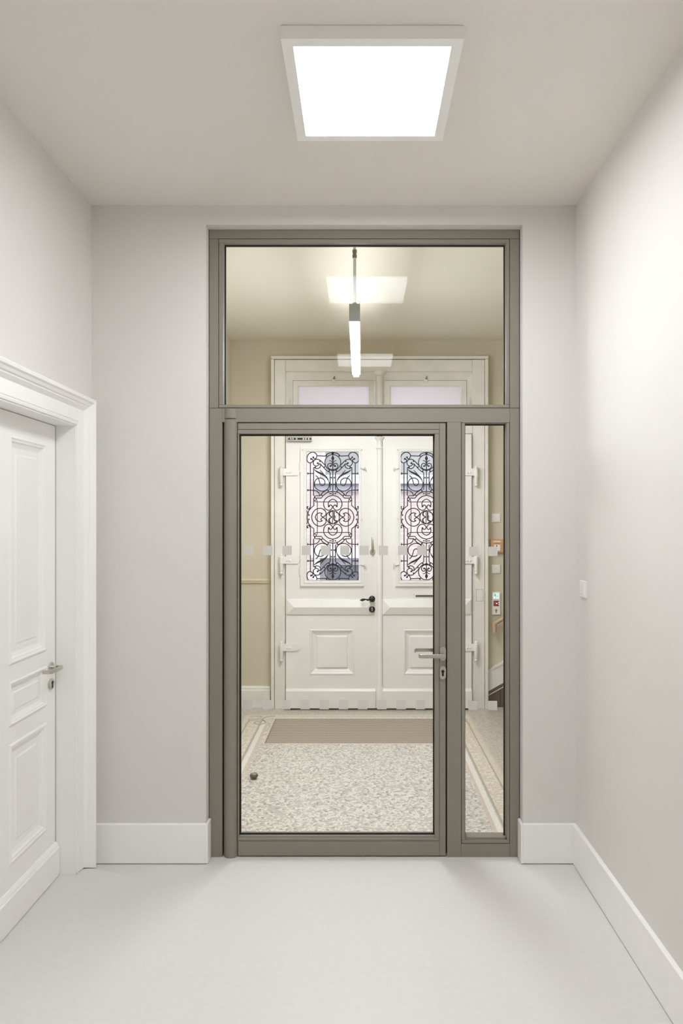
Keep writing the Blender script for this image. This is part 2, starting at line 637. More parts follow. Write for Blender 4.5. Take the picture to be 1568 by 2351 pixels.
bb_back('baseboard_back_left', XL, OPEN[0] + 0.0005, 'white baseboard between the panel door and the glazed partition', OPEN[0], 1)
bb_back('baseboard_back_right', OPEN[1] - 0.0005, XR, 'short white baseboard right of the glazed partition', OPEN[1], -1)
o = box('baseboard_right', XR - BT, XR, Y0, YB - BT, 0.004, BH + 0.004, M['white'], bevel=0.0025)
tag(o, 'long white baseboard running along the right wall', 'baseboard', kind='structure')
o = box('baseboard_left', XL, XL + BT, Y0, DY0 - 0.15, 0.004, BH + 0.004, M['white'], bevel=0.0025)
tag(o, 'long white baseboard running along the left wall', 'baseboard', kind='structure')

# ------------------------------------------------------------------ shell of the vestibule
CX = -0.031        # axis of the mosaic border
MAT = (CX - 0.759, CX + 0.759, 5.614, 6.325)
fv = plate('floor_vestibule', XVL - 0.1, XVR + 0.1, 3.80, 7.10, [MAT], 0.12, lambda u, v, h: (u, v, h), M['terrazzo_grey'])
tag(fv, 'terrazzo floor of the vestibule with mosaic border', 'floor', kind='structure')


def inlay(name, x0, x1, y0, y1, mat, h=0.0012):
    return box(name, x0, x1, y0, y1, -0.01, h, mat, fv)


YN = 3.80
# central field around the mat
for (a, b, c, d_) in ((CX - 0.80, CX + 0.80, YN, MAT[2] - 0.016), (CX - 0.80, MAT[0] - 0.016, MAT[2] - 0.016, MAT[3] + 0.016),
                      (MAT[1] + 0.016, CX + 0.80, MAT[2] - 0.016, MAT[3] + 0.016)):
    inlay('terrazzo_field', a, b, c, d_, M['terrazzo'])
plate('mat_surround', MAT[0] - 0.016, MAT[1] + 0.016, MAT[2] - 0.016, MAT[3] + 0.016, [MAT], 0.01,
      lambda u, v, h: (u, v, 0.0016 + h), M['tess_cream'], fv)
YS = 6.26      # where the straight side strips give way to the corner scrolls
for s in (-1, 1):
    def strip(name, a, b, y0, y1, mat):
        xs = sorted((CX + s * a, CX + s * b))
        inlay(name, xs[0], xs[1], y0, y1, mat)
    strip('pink_strip', 0.80, 0.826, YN, YS, M['tess_pink'])
    strip('white_strip', 0.826, 0.860, YN, YS, M['tess_white'])
    strip('band_infill', 0.860, 0.867, YN, YS, M['terrazzo_band'])
    strip('grey_strip', 0.867, 0.884, YN, YS, M['tess_grey'])
    strip('border_band', 0.884, 0.986, YN, 6.40, M['terrazzo_band'])
    strip('border_band', 0.80, 0.884, YS, 6.40, M['terrazzo_band'])
    strip('grey_strip', 0.986, 0.999, YN, 6.325, M['tess_grey'])
    strip('band_infill', 0.986, 0.999, 6.325, 6.40, M['terrazzo_band'])
    strip('cream_strip', 0.999, 1.036, YN, 6.41, M['tess_cream'])
    strip('pink_strip', 1.036, 1.054, YN, 6.465, M['tess_pink'])
inlay('border_band', CX - 0.80, CX + 0.80, MAT[3] + 0.016, 6.40, M['terrazzo_band'])
inlay('grey_strip', CX - 0.70, CX + 0.70, 6.40, 6.411, M['tess_grey'])
for s in (-1, 1):
    xs = sorted((CX + s * 0.70, CX + s * 0.999))
    inlay('band_infill', xs[0], xs[1], 6.40, 6.411, M['terrazzo_band'])
inlay('cream_strip', CX - 1.036, CX + 1.036, 6.411, 6.446, M['tess_cream'])
inlay('pink_strip', CX - 1.036, CX + 1.036, 6.446, 6.465, M['tess_pink'])


def ribbon(name, pts, w, mat, parent, z0=0.0, z1=0.0026, n=8):
    bm = bmesh.new()
    P = catmull(pts, n)
    bm_sweep(bm, P, (0, 0, (z0 + z1) / 2), (1, 0, 0), (0, 1, 0), rect(w, z1 - z0))
    return mk(name, bm, mat, parent)


def C4(x, y):
    px, py = 540 + x / 9.8, 1620 + y / 9.8
    d = D(py)
    return (X(px, d), d)


scroll_a = [C4(*p) for p in ((235, 448), (270, 390), (330, 345), (400, 334), (500, 328), (590, 332), (650, 348), (684, 375),
                             (640, 406), (570, 424), (490, 418), (440, 406), (432, 388), (470, 366), (530, 362), (565, 374))]
scroll_b = [C4(*p) for p in ((900, 240), (800, 245), (710, 258), (640, 285), (612, 308), (632, 332), (672, 352))]
scroll_c = [C4(*p) for p in ((345, 242), (500, 240), (600, 246), (575, 262), (545, 292), (470, 304), (360, 308), (300, 316))]
for sgn in (1, -1):
    for nm, sc, w in (('scroll_ribbon', scroll_a, 0.014), ('scroll_ribbon', scroll_b, 0.014), ('scroll_ribbon', scroll_c, 0.008)):
        pts = sc if sgn == 1 else [(2 * CX - x, y) for x, y in sc]
        ribbon(nm, pts, w, M['tess_grey'], fv)

# entrance wall with the opening for the double door
DE = 6.64             # front of the entrance leaves
DC = 6.672            # front of the entrance casing
EX0, EX1 = X(655, DE), X(1084, DE)
HOLE = (X(645, DC), X(1094, DC), -0.1, Z(846, DC))
wall_e = plate('wall_entrance', XVL - 0.3, XVR + 0.3, -0.1, ZV + 0.35, [HOLE], 0.34, MAP_Y(YE), M['tan_wall'])
tag(wall_e, 'sand coloured wall around the double entrance door', 'wall', kind='structure')
wall_vl = box('wall_vestibule_left', XVL - 0.3, XVL, YB2 - 0.02, YE + 0.3, -0.1, ZV + 0.3, M['tan_wall'])
tag(wall_vl, 'sand coloured side wall of the vestibule on the left', 'wall', kind='structure')
wall_vr = box('wall_vestibule_right', XVR, XVR + 0.3, YB2 - 0.02, YE + 0.3, -0.1, ZV + 0.3, M['tan_wall'])
tag(wall_vr, 'sand coloured side wall beyond the stair on the right', 'wall', kind='structure')
cv = box('ceiling_vestibule', XVL - 0.3, XVR + 0.3, YB2 - 0.1, YE + 0.3, ZV, ZV + 0.3, M['tan_ceiling'])
tag(cv, 'pale sand ceiling of the vestibule above the pendant light', 'ceiling', kind='structure')

# left bit of the entrance wall: baseboard and dado moulding
bbv = prism('baseboard_entrance', [(0, 0), (0.030, 0), (0.030, 0.165), (0.024, 0.175), (0.024, 0.19), (0.014, 0.205), (0, 0.205)],
            (XVL, YE, 0.0), (0, -1, 0), (0, 0, 1), -(X(621, YE) - XVL), M['white_old'])
tag(bbv, 'chipped white baseboard left of the entrance door', 'baseboard', kind='structure')
dado = prism('trim_dado', [(0, 0), (0.012, 0.004), (0.020, 0.012), (0.012, 0.018), (0.016, 0.024), (0.020, 0.032), (0.010, 0.040), (0.006, 0.048), (0, 0.048)],
             (XVL, YE, Z(1340, YE)), (0, -1, 0), (0, 0, 1), -(X(621, YE) - XVL), surface('cream_dado_paint', (0.66, 0.58, 0.43), 0.45, var=0.02))
tag(dado, 'narrow cream dado moulding left of the entrance door', 'moulding', kind='structure')
bbvl = box('baseboard_vestibule_left', XVL, XVL + 0.028, YB2, YE, 0, 0.2, M['white_old'])
tag(bbvl, 'white baseboard along the left vestibule wall', 'baseboard', kind='structure')

# ------------------------------------------------------------------ glazed partition: fixed frame
win = thing('window_1', (0, YF, 0), 'taupe steel partition frame with transom light and narrow sidelight', 'window', kind='structure')
FT = 0.07
FM = M['frame']


def fbox(name, px0, px1, py0, py1, parent, y0=YF, y1=YF + FT, mat=None, bevel=0.0012, d=YF):
    return box(name, X(px0, d), X(px1, d), y0, y1, Z(py1, d), Z(py0, d), mat or FM, parent, bevel=bevel)


GAP = 0.0016
# members
fbox('top_rail', 480.5, 1192, 527, 547.6, win)
fbox('jamb', 480.5, 501.2, 548.2, 936.6, win)
fbox('jamb', 1170.6, 1192, 548.2, 936.6, win)
fbox('jamb', 480.5, 510.0, 937.4, 1969, win)
fbox('jamb', 1170.6, 1192, 937.4, 1969, win)
fbox('middle_rail', 510.2, 1170.4, 937.4, 969.2, win)
fbox('mullion', 1026.5, 1058.8, 969.4, 1969, win)
fbox('sidelight_sill', 1059.0, 1170.4, 1937.4, 1969, win)
# rebate body hidden behind the beads
for (a, b, c, d_) in ((500, 1172, 546, 556), (500, 1172, 932, 940), (500, 513, 546, 940), (1162, 1172, 546, 940),
                      (1056, 1172, 960, 972), (1056, 1172, 1924, 1940), (1056, 1066, 960, 1940), (1162, 1172, 960, 1940)):
    fbox('rebate_or_gap_shade', a, b, c, d_, win, YF + 0.010, YF + FT - 0.002, M['frame'], bevel=0)
fbox('jamb_rebate', 509.5, 549, 969, 1969, win, YF + 0.045, YF + FT, M['gasket_or_gap_shade'], bevel=0)
fbox('stop_rebate', 1018, 1027, 969, 1969, win, YF + 0.045, YF + FT, M['gasket_or_gap_shade'], bevel=0)


def glazing(parent, o, i, g, pane_name, holder=None):
    """o = groove rectangle, i = inner edge of the beads (frame plane), g = visible glass (glass plane); px (x0, x1, y0, y1)"""
    hold = holder or parent
    e = 0.9
    fbox('glazing_bead', o[0] + e, o[1] - e, o[2] + e, i[2], hold, YF - 0.0005, YG)
    fbox('glazing_bead', o[0] + e, o[1] - e, i[3], o[3] - e, hold, YF - 0.0005, YG)
    fbox('glazing_bead', o[0] + e, i[0], i[2] + 0.5, i[3] - 0.5, hold, YF - 0.0005, YG)
    fbox('glazing_bead', i[1], o[1] - e, i[2] + 0.5, i[3] - 0.5, hold, YF - 0.0005, YG)
    gx0, gx1, gz0, gz1 = X(g[0], YG), X(g[1], YG), Z(g[3], YG), Z(g[2], YG)
    m_ = 0.016
    plate('gasket_or_gap_shade', gx0 - m_, gx1 + m_, gz0 - m_, gz1 + m_, [(gx0, gx1, gz0, gz1)], 0.006, MAP_Y(YG - 0.001), M['gasket_or_gap_shade'], hold)
    return box(pane_name, gx0 - 0.008, gx1 + 0.008, YG, YG + 0.008, gz0 - 0.008, gz1 + 0.008, M['glass'], hold)


glazing(win, (501.6, 1170.3, 548, 937), (512.5, 1163.5, 557.5, 929), (519, 1156, 566, 934), 'transom_pane')
side_pane = glazing(win, (1059.2, 1170.3, 961.5, 1937), (1067.3, 1163.8, 970.5, 1929), (1068.0, 1156, 977, 1919), 'sidelight_pane')

# ------------------------------------------------------------------ glazed partition: door leaf
leaf = thing('door_1', (X(529, YF), YF, 0), 'taupe steel framed glass door with steel lever and square decals', 'door', kind='structure')
TX, TR, TY = X(529, YF), 0.0385, YF + 0.022


def tube(name, py0, py1, parent):
    bm = bmesh.new()
    bm_lathe(bm, [(TR - 0.002, Z(py1, YF)), (TR, Z(py1, YF) + 0.002), (TR, Z(py0, YF) - 0.002), (TR - 0.002, Z(py0, YF))], (TX, TY, 0), (0, 0, 1), 40)
    return mk(name, bm, FM, parent, smooth=True)


tube('hinge_cap', 938.5, 961.2, win)
tube('hinge_tube', 963.0, 1967.2, leaf)
fbox('hinge_stile', 514, 548.5, 971.5, 1965, leaf, YF + 0.012, YF + FT)
fbox('top_rail', 546.5, 1008.8, 971.5, 985.6, leaf)
fbox('lock_stile', 1009.2, 1023.2, 971.5, 1965, leaf)
fbox('bottom_rail', 546.5, 1008.8, 1931.4, 1965, leaf)
for (a, b, c, d_) in ((546, 1011, 984, 992), (546, 1011, 1922, 1933), (1002, 1011, 984, 1932), (545, 548, 984, 1932)):
    fbox('rebate_or_gap_shade', a, b, c, d_, leaf, YF + 0.010, YF + FT - 0.002, M['frame'], bevel=0)
door_pane = glazing(leaf, (545.0, 1009.4, 985.6, 1931.4), (548.5, 998.5, 995.5, 1924.5), (553, 994, 1001, 1912.5), 'glass_pane')
fbox('threshold_seal', 546, 1023, 1964.8, 1968.5, leaf, YF + 0.015, YF + 0.05, M['gasket_or_gap_shade'], bevel=0)

# square film decals on the glass
DS = 0.0505
first = None
for row_y, xs_door, xs_side in ((1253, [560 + 44.2 * k for k in range(10)], [1077, 1121]),
                                (1607, [557 + 44.15 * k for k in range(10)], [1075, 1120])):
    for holder, xs in ((door_pane, xs_door), (side_pane, xs_side)):
        for px in xs:
            x0, z1 = X(px, YG), Z(row_y + (2 if holder is side_pane else 0), YG)
            if first is None:
                first = box('decal', 0, DS, YG - 0.0006, YG - 0.0001, -DS, 0, M['decal'], holder)
                first.location = (x0, 0, z1)
                adopt_loc = first.location
            else:
                share('decal', first, holder, (x0, 0, z1))


def bent_lever(name, out, length, back, w, t, org, e_out, e_run, mat, parent, sgn=1):
    """flat bar: neck outwards, a straight run, end returned towards the door"""
    pts = [(0, 0), (out - 0.016, 0), (out - 0.004, 0.004), (out, 0.016), (out, length - 0.016), (out - 0.004, length - 0.004),
           (out - 0.016, length), (out - back, length)]
    P = catmull(pts, 4)
    bm = bmesh.new()
    bm_sweep(bm, P, org, e_out, e_run, rect(t, w, 0.0015))
    return mk(name, bm, mat, parent, smooth=True)


def steel_set(parent, cx, z_h, z_k, y):
    """lever on oval rose and oval escutcheon on the glass door, both sides"""
    ros = prism('rose', stadium(0.033, 0.076), (cx, y, z_h + 0.006), (1, 0, 0), (0, 0, 1), 0.008, M['steel'], parent, smooth=True)
    lathe('neck', [(0.011, 0), (0.011, 0.03)], (cx, y, z_h), (0, -1, 0), M['steel'], ros)
    bent_lever('lever', 0.052, 0.132, 0.030, 0.021, 0.009, (cx + 0.004, y, z_h), (0, -1, 0), (-1, 0, 0), M['steel'], parent)
    esc = prism('escutcheon', stadium(0.033, 0.072), (cx, y, z_k), (1, 0, 0), (0, 0, 1), 0.008, M['steel'], parent, smooth=True)
    prism('keyhole', keyhole(0.0085, 0.010, 0.026), (cx, y - 0.008, z_k + 0.007), (1, 0, 0), (0, 0, 1), 0.0012, M['dark'], esc)


hx = X(1016.3, YF)
steel_set(leaf, hx, Z(1503.5, YF) + 0.002, Z(1544, YF), YF)
bent_lever('outer_lever', 0.055, 0.140, 0.032, 0.021, 0.009, (hx, YF + FT, Z(1503.5, YF) + 0.004), (0, 1, 0), (-1, 0, 0), M['steel'], leaf)
prism('outer_rose', stadium(0.033, 0.076), (hx, YF + FT + 0.008, Z(1500, YF)), (1, 0, 0), (0, 0, 1), 0.008, M['steel'], leaf, smooth=True)

# ------------------------------------------------------------------ white panel door in the left wall
XD = -1.52
pd = thing('door_2', (XD, (DY0 + DY1) / 2, 0.045), 'white panelled wooden door with steel lever in the left wall', 'door', kind='structure')
G = 0.007
LY0, LY1, LZ0, LZ1 = DY0 + G, DY1 - G, 0.048, DZ1 - 0.006
pan_z = [(1.179, 2.174), (0.914, 1.104), (0.312, 0.833)]
PY = [(2.967, 3.318), (2.515, 2.867)]
holes = [(a, b, c, d_) for (a, b) in PY for (c, d_) in pan_z]
bm = bmesh.new()
bm_plate(bm, LY0, LY1, LZ0, LZ1, holes, 0.042, MAP_X(XD))
mk('body', bm, M['white'], pd)
prof = [(0, -0.042), (0, 0.0), (0.004, 0.006), (0.010, 0.007), (0.016, 0.003), (0.024, 0.001), (0.030, -0.006), (0.042, -0.011), (0.048, -0.013),
        (0.075, -0.013), (0.083, -0.008), (0.086, -0.008)]
for (a, b, c, d_) in holes:
    pr = prof if d_ - c > 0.25 else [(i * 0.72, h) for i, h in prof]
    loft('panel', a, b, c, d_, pr, MAP_X(XD), M['white'], pd)
kick = prism('kick_board', [(0, 0), (0.022, 0), (0.022, 0.135), (0.016, 0.139), (0.014, 0.148), (0.006, 0.160), (0, 0.160)],
             (XD, LY0, LZ0 + 0.002), (1, 0, 0), (0, 0, 1), -(LY1 + 0.003 - LY0), M['white'], pd)
box('edge_gap_shade', XD - 0.03, XD - 0.0012, LY1 - 0.001, DY1 - 0.0013, LZ0, LZ1, M['gap_shade'], pd)  # dark strip that puts the gap's shadow line into colour
# lever, rose, escutcheon
hy, hz = 3.366, 1.088
rs = lathe('rose', [(0.0, 0), (0.026, 0), (0.026, 0.007), (0.024, 0.009), (0, 0.009)], (XD, hy, hz), (1, 0, 0), M['steel'], pd, 32)
lathe('neck', [(0.010, 0), (0.010, 0.03)], (XD, hy, hz), (1, 0, 0), M['steel'], rs)
bent_lever('lever', 0.056, 0.115, 0.042, 0.019, 0.008, (XD, hy + 0.004, hz), (1, 0, 0), (0, -1, 0), M['steel'], pd)
es = lathe('escutcheon', [(0.0, 0), (0.026, 0), (0.026, 0.008), (0.024, 0.010), (0, 0.010)], (XD, hy, 1.006), (1, 0, 0), M['steel'], pd, 32)
prism('keyhole', keyhole(0.0085, 0.009, 0.026), (XD + 0.010, hy, 1.013), (0, 1, 0), (0, 0, 1), 0.0012, M['dark'], es)

# casing and lining of that door
cas = thing('trim_1', (XL, (DY0 + DY1) / 2, 0.0), 'white moulded casing around the panel door in the left wall', 'casing', kind='structure')
CW, CH = 0.130, 0.143
# profile across the width: (distance from the opening, projection from the wall)
CP = [(0.0, 0.0), (0.0, 0.010), (0.010, 0.013), (0.014, 0.007), (0.018, 0.012), (0.072, 0.014), (0.078, 0.020), (0.088, 0.030),
      (0.094, 0.031), (0.097, 0.038), (0.108, 0.046), (0.114, 0.054), (0.126, 0.057), (0.130, 0.053), (0.130, 0.0)]
R0, R1, RZ = DY0 - 0.004, DY1 + 0.004, DZ1 + 0.004


def cas_pt(corner, u, h):
    # corner 0 = near bottom, 1 = near top, 2 = far top, 3 = far bottom
    x = XL + h
    vu = u * CH / CW
    if corner == 0:
        return (x, R0 - u, 0.0)
    if corner == 1:
        return (x, R0 - u, RZ + vu)
    if corner == 2:
        return (x, R1 + u, RZ + vu)
    # far bottom edge is cut to follow the floor
    return (x, R1 + u, floor_rise(x, R1 + u) + 0.004)


for nm, c0, c1 in (('casing_side', 0, 1), ('casing_head', 1, 2), ('casing_side', 2, 3)):
    bm = bmesh.new()
    A = [bm.verts.new(cas_pt(c0, u, h)) for u, h in CP]
    B = [bm.verts.new(cas_pt(c1, u, h)) for u, h in CP]
    for i in range(len(CP)):
        j = (i + 1) % len(CP)
        bm.faces.new([A[i], A[j], B[j], B[i]])
    bm.faces.new(A)
    bm.faces.new(B[::-1])
    mk(nm, bm, M['white'], cas)
box('lining', XD - 0.05, XL + 0.004, DY1 - 0.0012, DY1 + 0.012, 0.035, DZ1, M['white'], cas)
box('lining', XD - 0.05, XL + 0.004, DY0 - 0.012, DY0 + 0.003, 0.0, DZ1, M['white'], cas)
box('lining', XD - 0.05, XL + 0.004, DY0 - 0.012, DY1 + 0.012, DZ1 - 0.003, DZ1 + 0.012, M['white'], cas)

# ------------------------------------------------------------------ entrance: casing
ec = thing('trim_2', (X(870, DC), DC, 0), 'old cream painted casing framing the double entrance door', 'casing', kind='structure')


def ebox(name, px0, px1, py0, py1, y0, y1, mat, parent, bevel=0.002, d=DC):
    return box(name, X(px0, d), X(px1, d), y0, y1, max(0.0, Z(py1, d)), Z(py0, d), mat, parent, bevel=bevel)


OLD = M['white_old']
ebox('casing_side', 630.5, 654.9, 826, 1640, DC, YE + 0.02, OLD, ec)
for a_, b_ in ((652, 660), (1080, 1087), (866, 884)):  # black strips added behind the leaf gaps to paint their shade
    ebox('rebate_or_gap_shade', a_, b_, 1000, 1640, DC + 0.034, DC + 0.05, M['gasket_or_gap_shade'], ec, bevel=0)
ebox('rebate_or_gap_shade', 652, 1087, 990, 1001, DC + 0.034, DC + 0.05, M['gasket_or_gap_shade'], ec, bevel=0)  # painted gap shade above the leaves
ebox('casing_side', 1084.6, 1112.5, 826, 1640, DC, YE + 0.02, OLD, ec)
ebox('casing_head', 655.5, 1084.0, 826, 852, DC, YE + 0.02, OLD, ec)
ebox('fillet', 622, 629.5, 825.0, 1640, DC - 0.010, YE, OLD, ec, bevel=0.004)
ebox('fillet', 1113.5, 1121, 825.0, 1640, DC - 0.010, YE, OLD, ec, bevel=0.004)
ebox('fillet', 622, 1121, 817.5, 824.2, DC - 0.010, YE, OLD, ec, bevel=0.004)
ebox('transom_bar', 655.2, 1084.3, 940, 995.4, DC - 0.002, YE + 0.12, OLD, ec)
# inner frame of the transom lights, one step back
plate('transom_frame', X(650, 6.72), X(1092, 6.72), Z(945, 6.72), Z(848, 6.72),
      [(X(672, 6.72), X(861, 6.72), Z(960, 6.72), Z(873, 6.72)), (X(883, 6.72), X(1072, 6.72), Z(960, 6.72), Z(873, 6.72))],
      0.06, MAP_Y(6.72), OLD, ec)
bm = bmesh.new()
r0 = 0.036
zt, zb = Z(852, 6.69), Z(945, 6.69)
bm_lathe(bm, [(r0, zb), (r0, zt - 0.055), (r0 + 0.008, zt - 0.05), (r0, zt - 0.04), (r0 + 0.004, zt - 0.03), (r0 + 0.022, zt - 0.014), (r0 + 0.026, zt - 0.002), (r0 + 0.02, zt)],
         (X(872, 6.71), 6.71, 0), (0, 0, 1), 28)
mk('column', bm, OLD, ec, smooth=True)
# blank cover plate on the right side board
bp = ebox('cover_plate', 1093.5, 1109, 1353, 1380, DC - 0.003, DC, OLD, ec, bevel=0.0008)
ring_frame('plate_joint', X(1093.0, DC), X(1109.5, DC), Z(1380.5, DC), Z(1352.5, DC), 0.0022, 0.002, MAP_Y(DC - 0.0006), M['dark_stone'], bp)
for sx in (1095.5, 1107):
    for sy in (1355, 1378):
        lathe('screw', [(0.003, 0), (0.002, 0.0015)], (X(sx, DC), DC - 0.003, Z(sy, DC)), (0, -1, 0), M['brass'], bp, 8)

for nm, a, b, lab in (('window_2', 673, 860, 'left frosted transom light above the entrance door'),
                      ('window_3', 884, 1071, 'right frosted transom light above the entrance door')):
    d = 6.71
    w = thing(nm, (X((a + b) / 2, d), d, Z(945, d)), lab, 'window', kind='structure')
    u0, u1, v0, v1 = X(a, d), X(b, d), Z(962, d), Z(874, d)
    plate('sash', u0, u1, v0, v1, [(u0 + 0.052, u1 - 0.052, v0 + 0.05, v1 - 0.052)], 0.05, MAP_Y(d), OLD, w)
    loft('glazing_lip', u0 + 0.044, u1 - 0.044, v0 + 0.042, v1 - 0.044, [(0, 0), (0.002, 0.004), (0.008, 0.0), (0.010, -0.02)], MAP_Y(d), OLD, w, cap=False)
    box('pane', u0 + 0.04, u1 - 0.04, d + 0.024, d + 0.030, v0 + 0.04, v1 - 0.04, M['frost'], w)
    cxm = (u0 + u1) / 2
    lt = box('latch', cxm - 0.020, cxm + 0.020, d - 0.012, d, v1 - 0.022, v1 + 0.018, OLD, w, bevel=0.003)
    lathe('latch_knob', [(0.0, 0), (0.008, 0.002), (0.010, 0.012), (0.004, 0.02), (0.008, 0.03), (0, 0.034)], (cxm, d - 0.02, v1 + 0.008), (0.3, -0.2, 1), M['brass'], lt, 12)
    hxx = u0 - 0.02 if nm == 'window_2' else u1 + 0.02
    box('stay', hxx - 0.006, hxx + 0.006, d - 0.03, d - 0.012, Z(936, d), Z(914, d), OLD, w, bevel=0.003)

# ------------------------------------------------------------------ entrance: iron grille (built once, used in both leaves)
U0X, U0Y = 775.0, 1545.0            # centre of the grille in drawing units
US = 9.224 * FPX / 6.69             # drawing units per metre


def gq(p):
    return ((p[0] - U0X) / US, -(p[1] - U0Y) / US)


RB = 10.0 / US
# one quarter (upper left); every path is mirrored to the other three quarters
QUARTER = [
    ('outer_bar', [(300, 395), (300, 800), (302, 1240), (298, 1320), (268, 1372), (236, 1360), (228, 1335)], 1, False),
    ('corner_scroll', [(362, 275), (385, 308), (415, 300), (438, 250), (425, 205), (385, 175), (340, 168), (285, 190), (245, 235), (228, 300),
                       (235, 355), (265, 388), (300, 393), (335, 378), (355, 345), (345, 318), (318, 310)], 1, False),
    ('top_bar', [(440, 243), (520, 246), (615, 248), (650, 212), (700, 188), (775, 174)], 1, False),
    ('fleur_scroll', [(775, 545), (705, 520), (668, 470), (680, 422), (718, 402), (752, 424), (748, 455), (725, 460)], 1, False),
    ('fleur_leaf', [(698, 345), (735, 352), (758, 380), (772, 425)], .8, False),
    ('diagonal_strap', [(620, 455), (540, 370), (480, 325), (430, 318), (380, 340), (362, 390), (375, 435), (420, 462), (465, 445), (485, 415), (455, 400)], 1, False),
    ('diagonal_strap', [(715, 597), (640, 552), (560, 470), (505, 412), (515, 440), (508, 480), (470, 510), (430, 515), (392, 500), (372, 488)], 1, False),
    ('inner_bar', [(370, 490), (370, 800), (370, 1088), (430, 1090), (500, 1090), (482, 1032), (435, 988), (370, 974), (300, 972), (262, 972)], 1, True),
    ('spike_bar', [(370, 620), (262, 619)], 1, True),
    ('stem', [(718, 597), (718, 960), (640, 975), (580, 1008), (530, 1058), (506, 1088)], 1, True),
    ('big_scroll', [(703, 800), (690, 910), (630, 972), (545, 992), (450, 960), (395, 890), (390, 810), (430, 740), (500, 715), (570, 735), (606, 785),
                    (600, 845), (555, 875), (512, 850), (490, 785), (466, 715), (415, 660)], 1, False),
    ('arch', [(372, 1140), (530, 1140), (580, 1080), (650, 1025), (715, 1003), (775, 996)], 1, True),
    ('lobe', [(372, 1140), (375, 1300), (315, 1345), (265, 1410), (240, 1480), (232, 1545)], 1, True),
    ('inner_frame', [(425, 1168), (440, 1195), (447, 1260), (447, 1400), (447, 1545)], .8, False),
    ('inner_frame', [(396, 1190), (408, 1214), (440, 1222), (600, 1222), (775, 1222)], .8, False),
    ('side_scroll', [(228, 1400), (238, 1445), (262, 1478)], .8, False),
]
# the four C scrolls around the monogram
CSC = [(775, 1082), (870, 1108), (945, 1175), (970, 1265), (945, 1350), (890, 1392), (840, 1395), (795, 1360), (785, 1320), (815, 1285), (848, 1300),
       (850, 1318), (872, 1265), (850, 1205), (810, 1175), (775, 1165)]
BALLS = [(362, 275, 22), (318, 310, 24), (640, 245, 18), (785, 195, 18), (725, 460, 24), (455, 400, 24), (500, 362, 18), (405, 487, 20), (600, 478, 18),
         (700, 562, 18), (745, 708, 18), (745, 850, 18), (680, 990, 18), (545, 1080, 18), (392, 1115, 20), (720, 1045, 18), (240, 1328, 22), (425, 1168, 18),
         (396, 1192, 18), (590, 1390, 16), (690, 1315, 22), (268, 1500, 20)]
GRILLE = []      # (name, mesh object template)


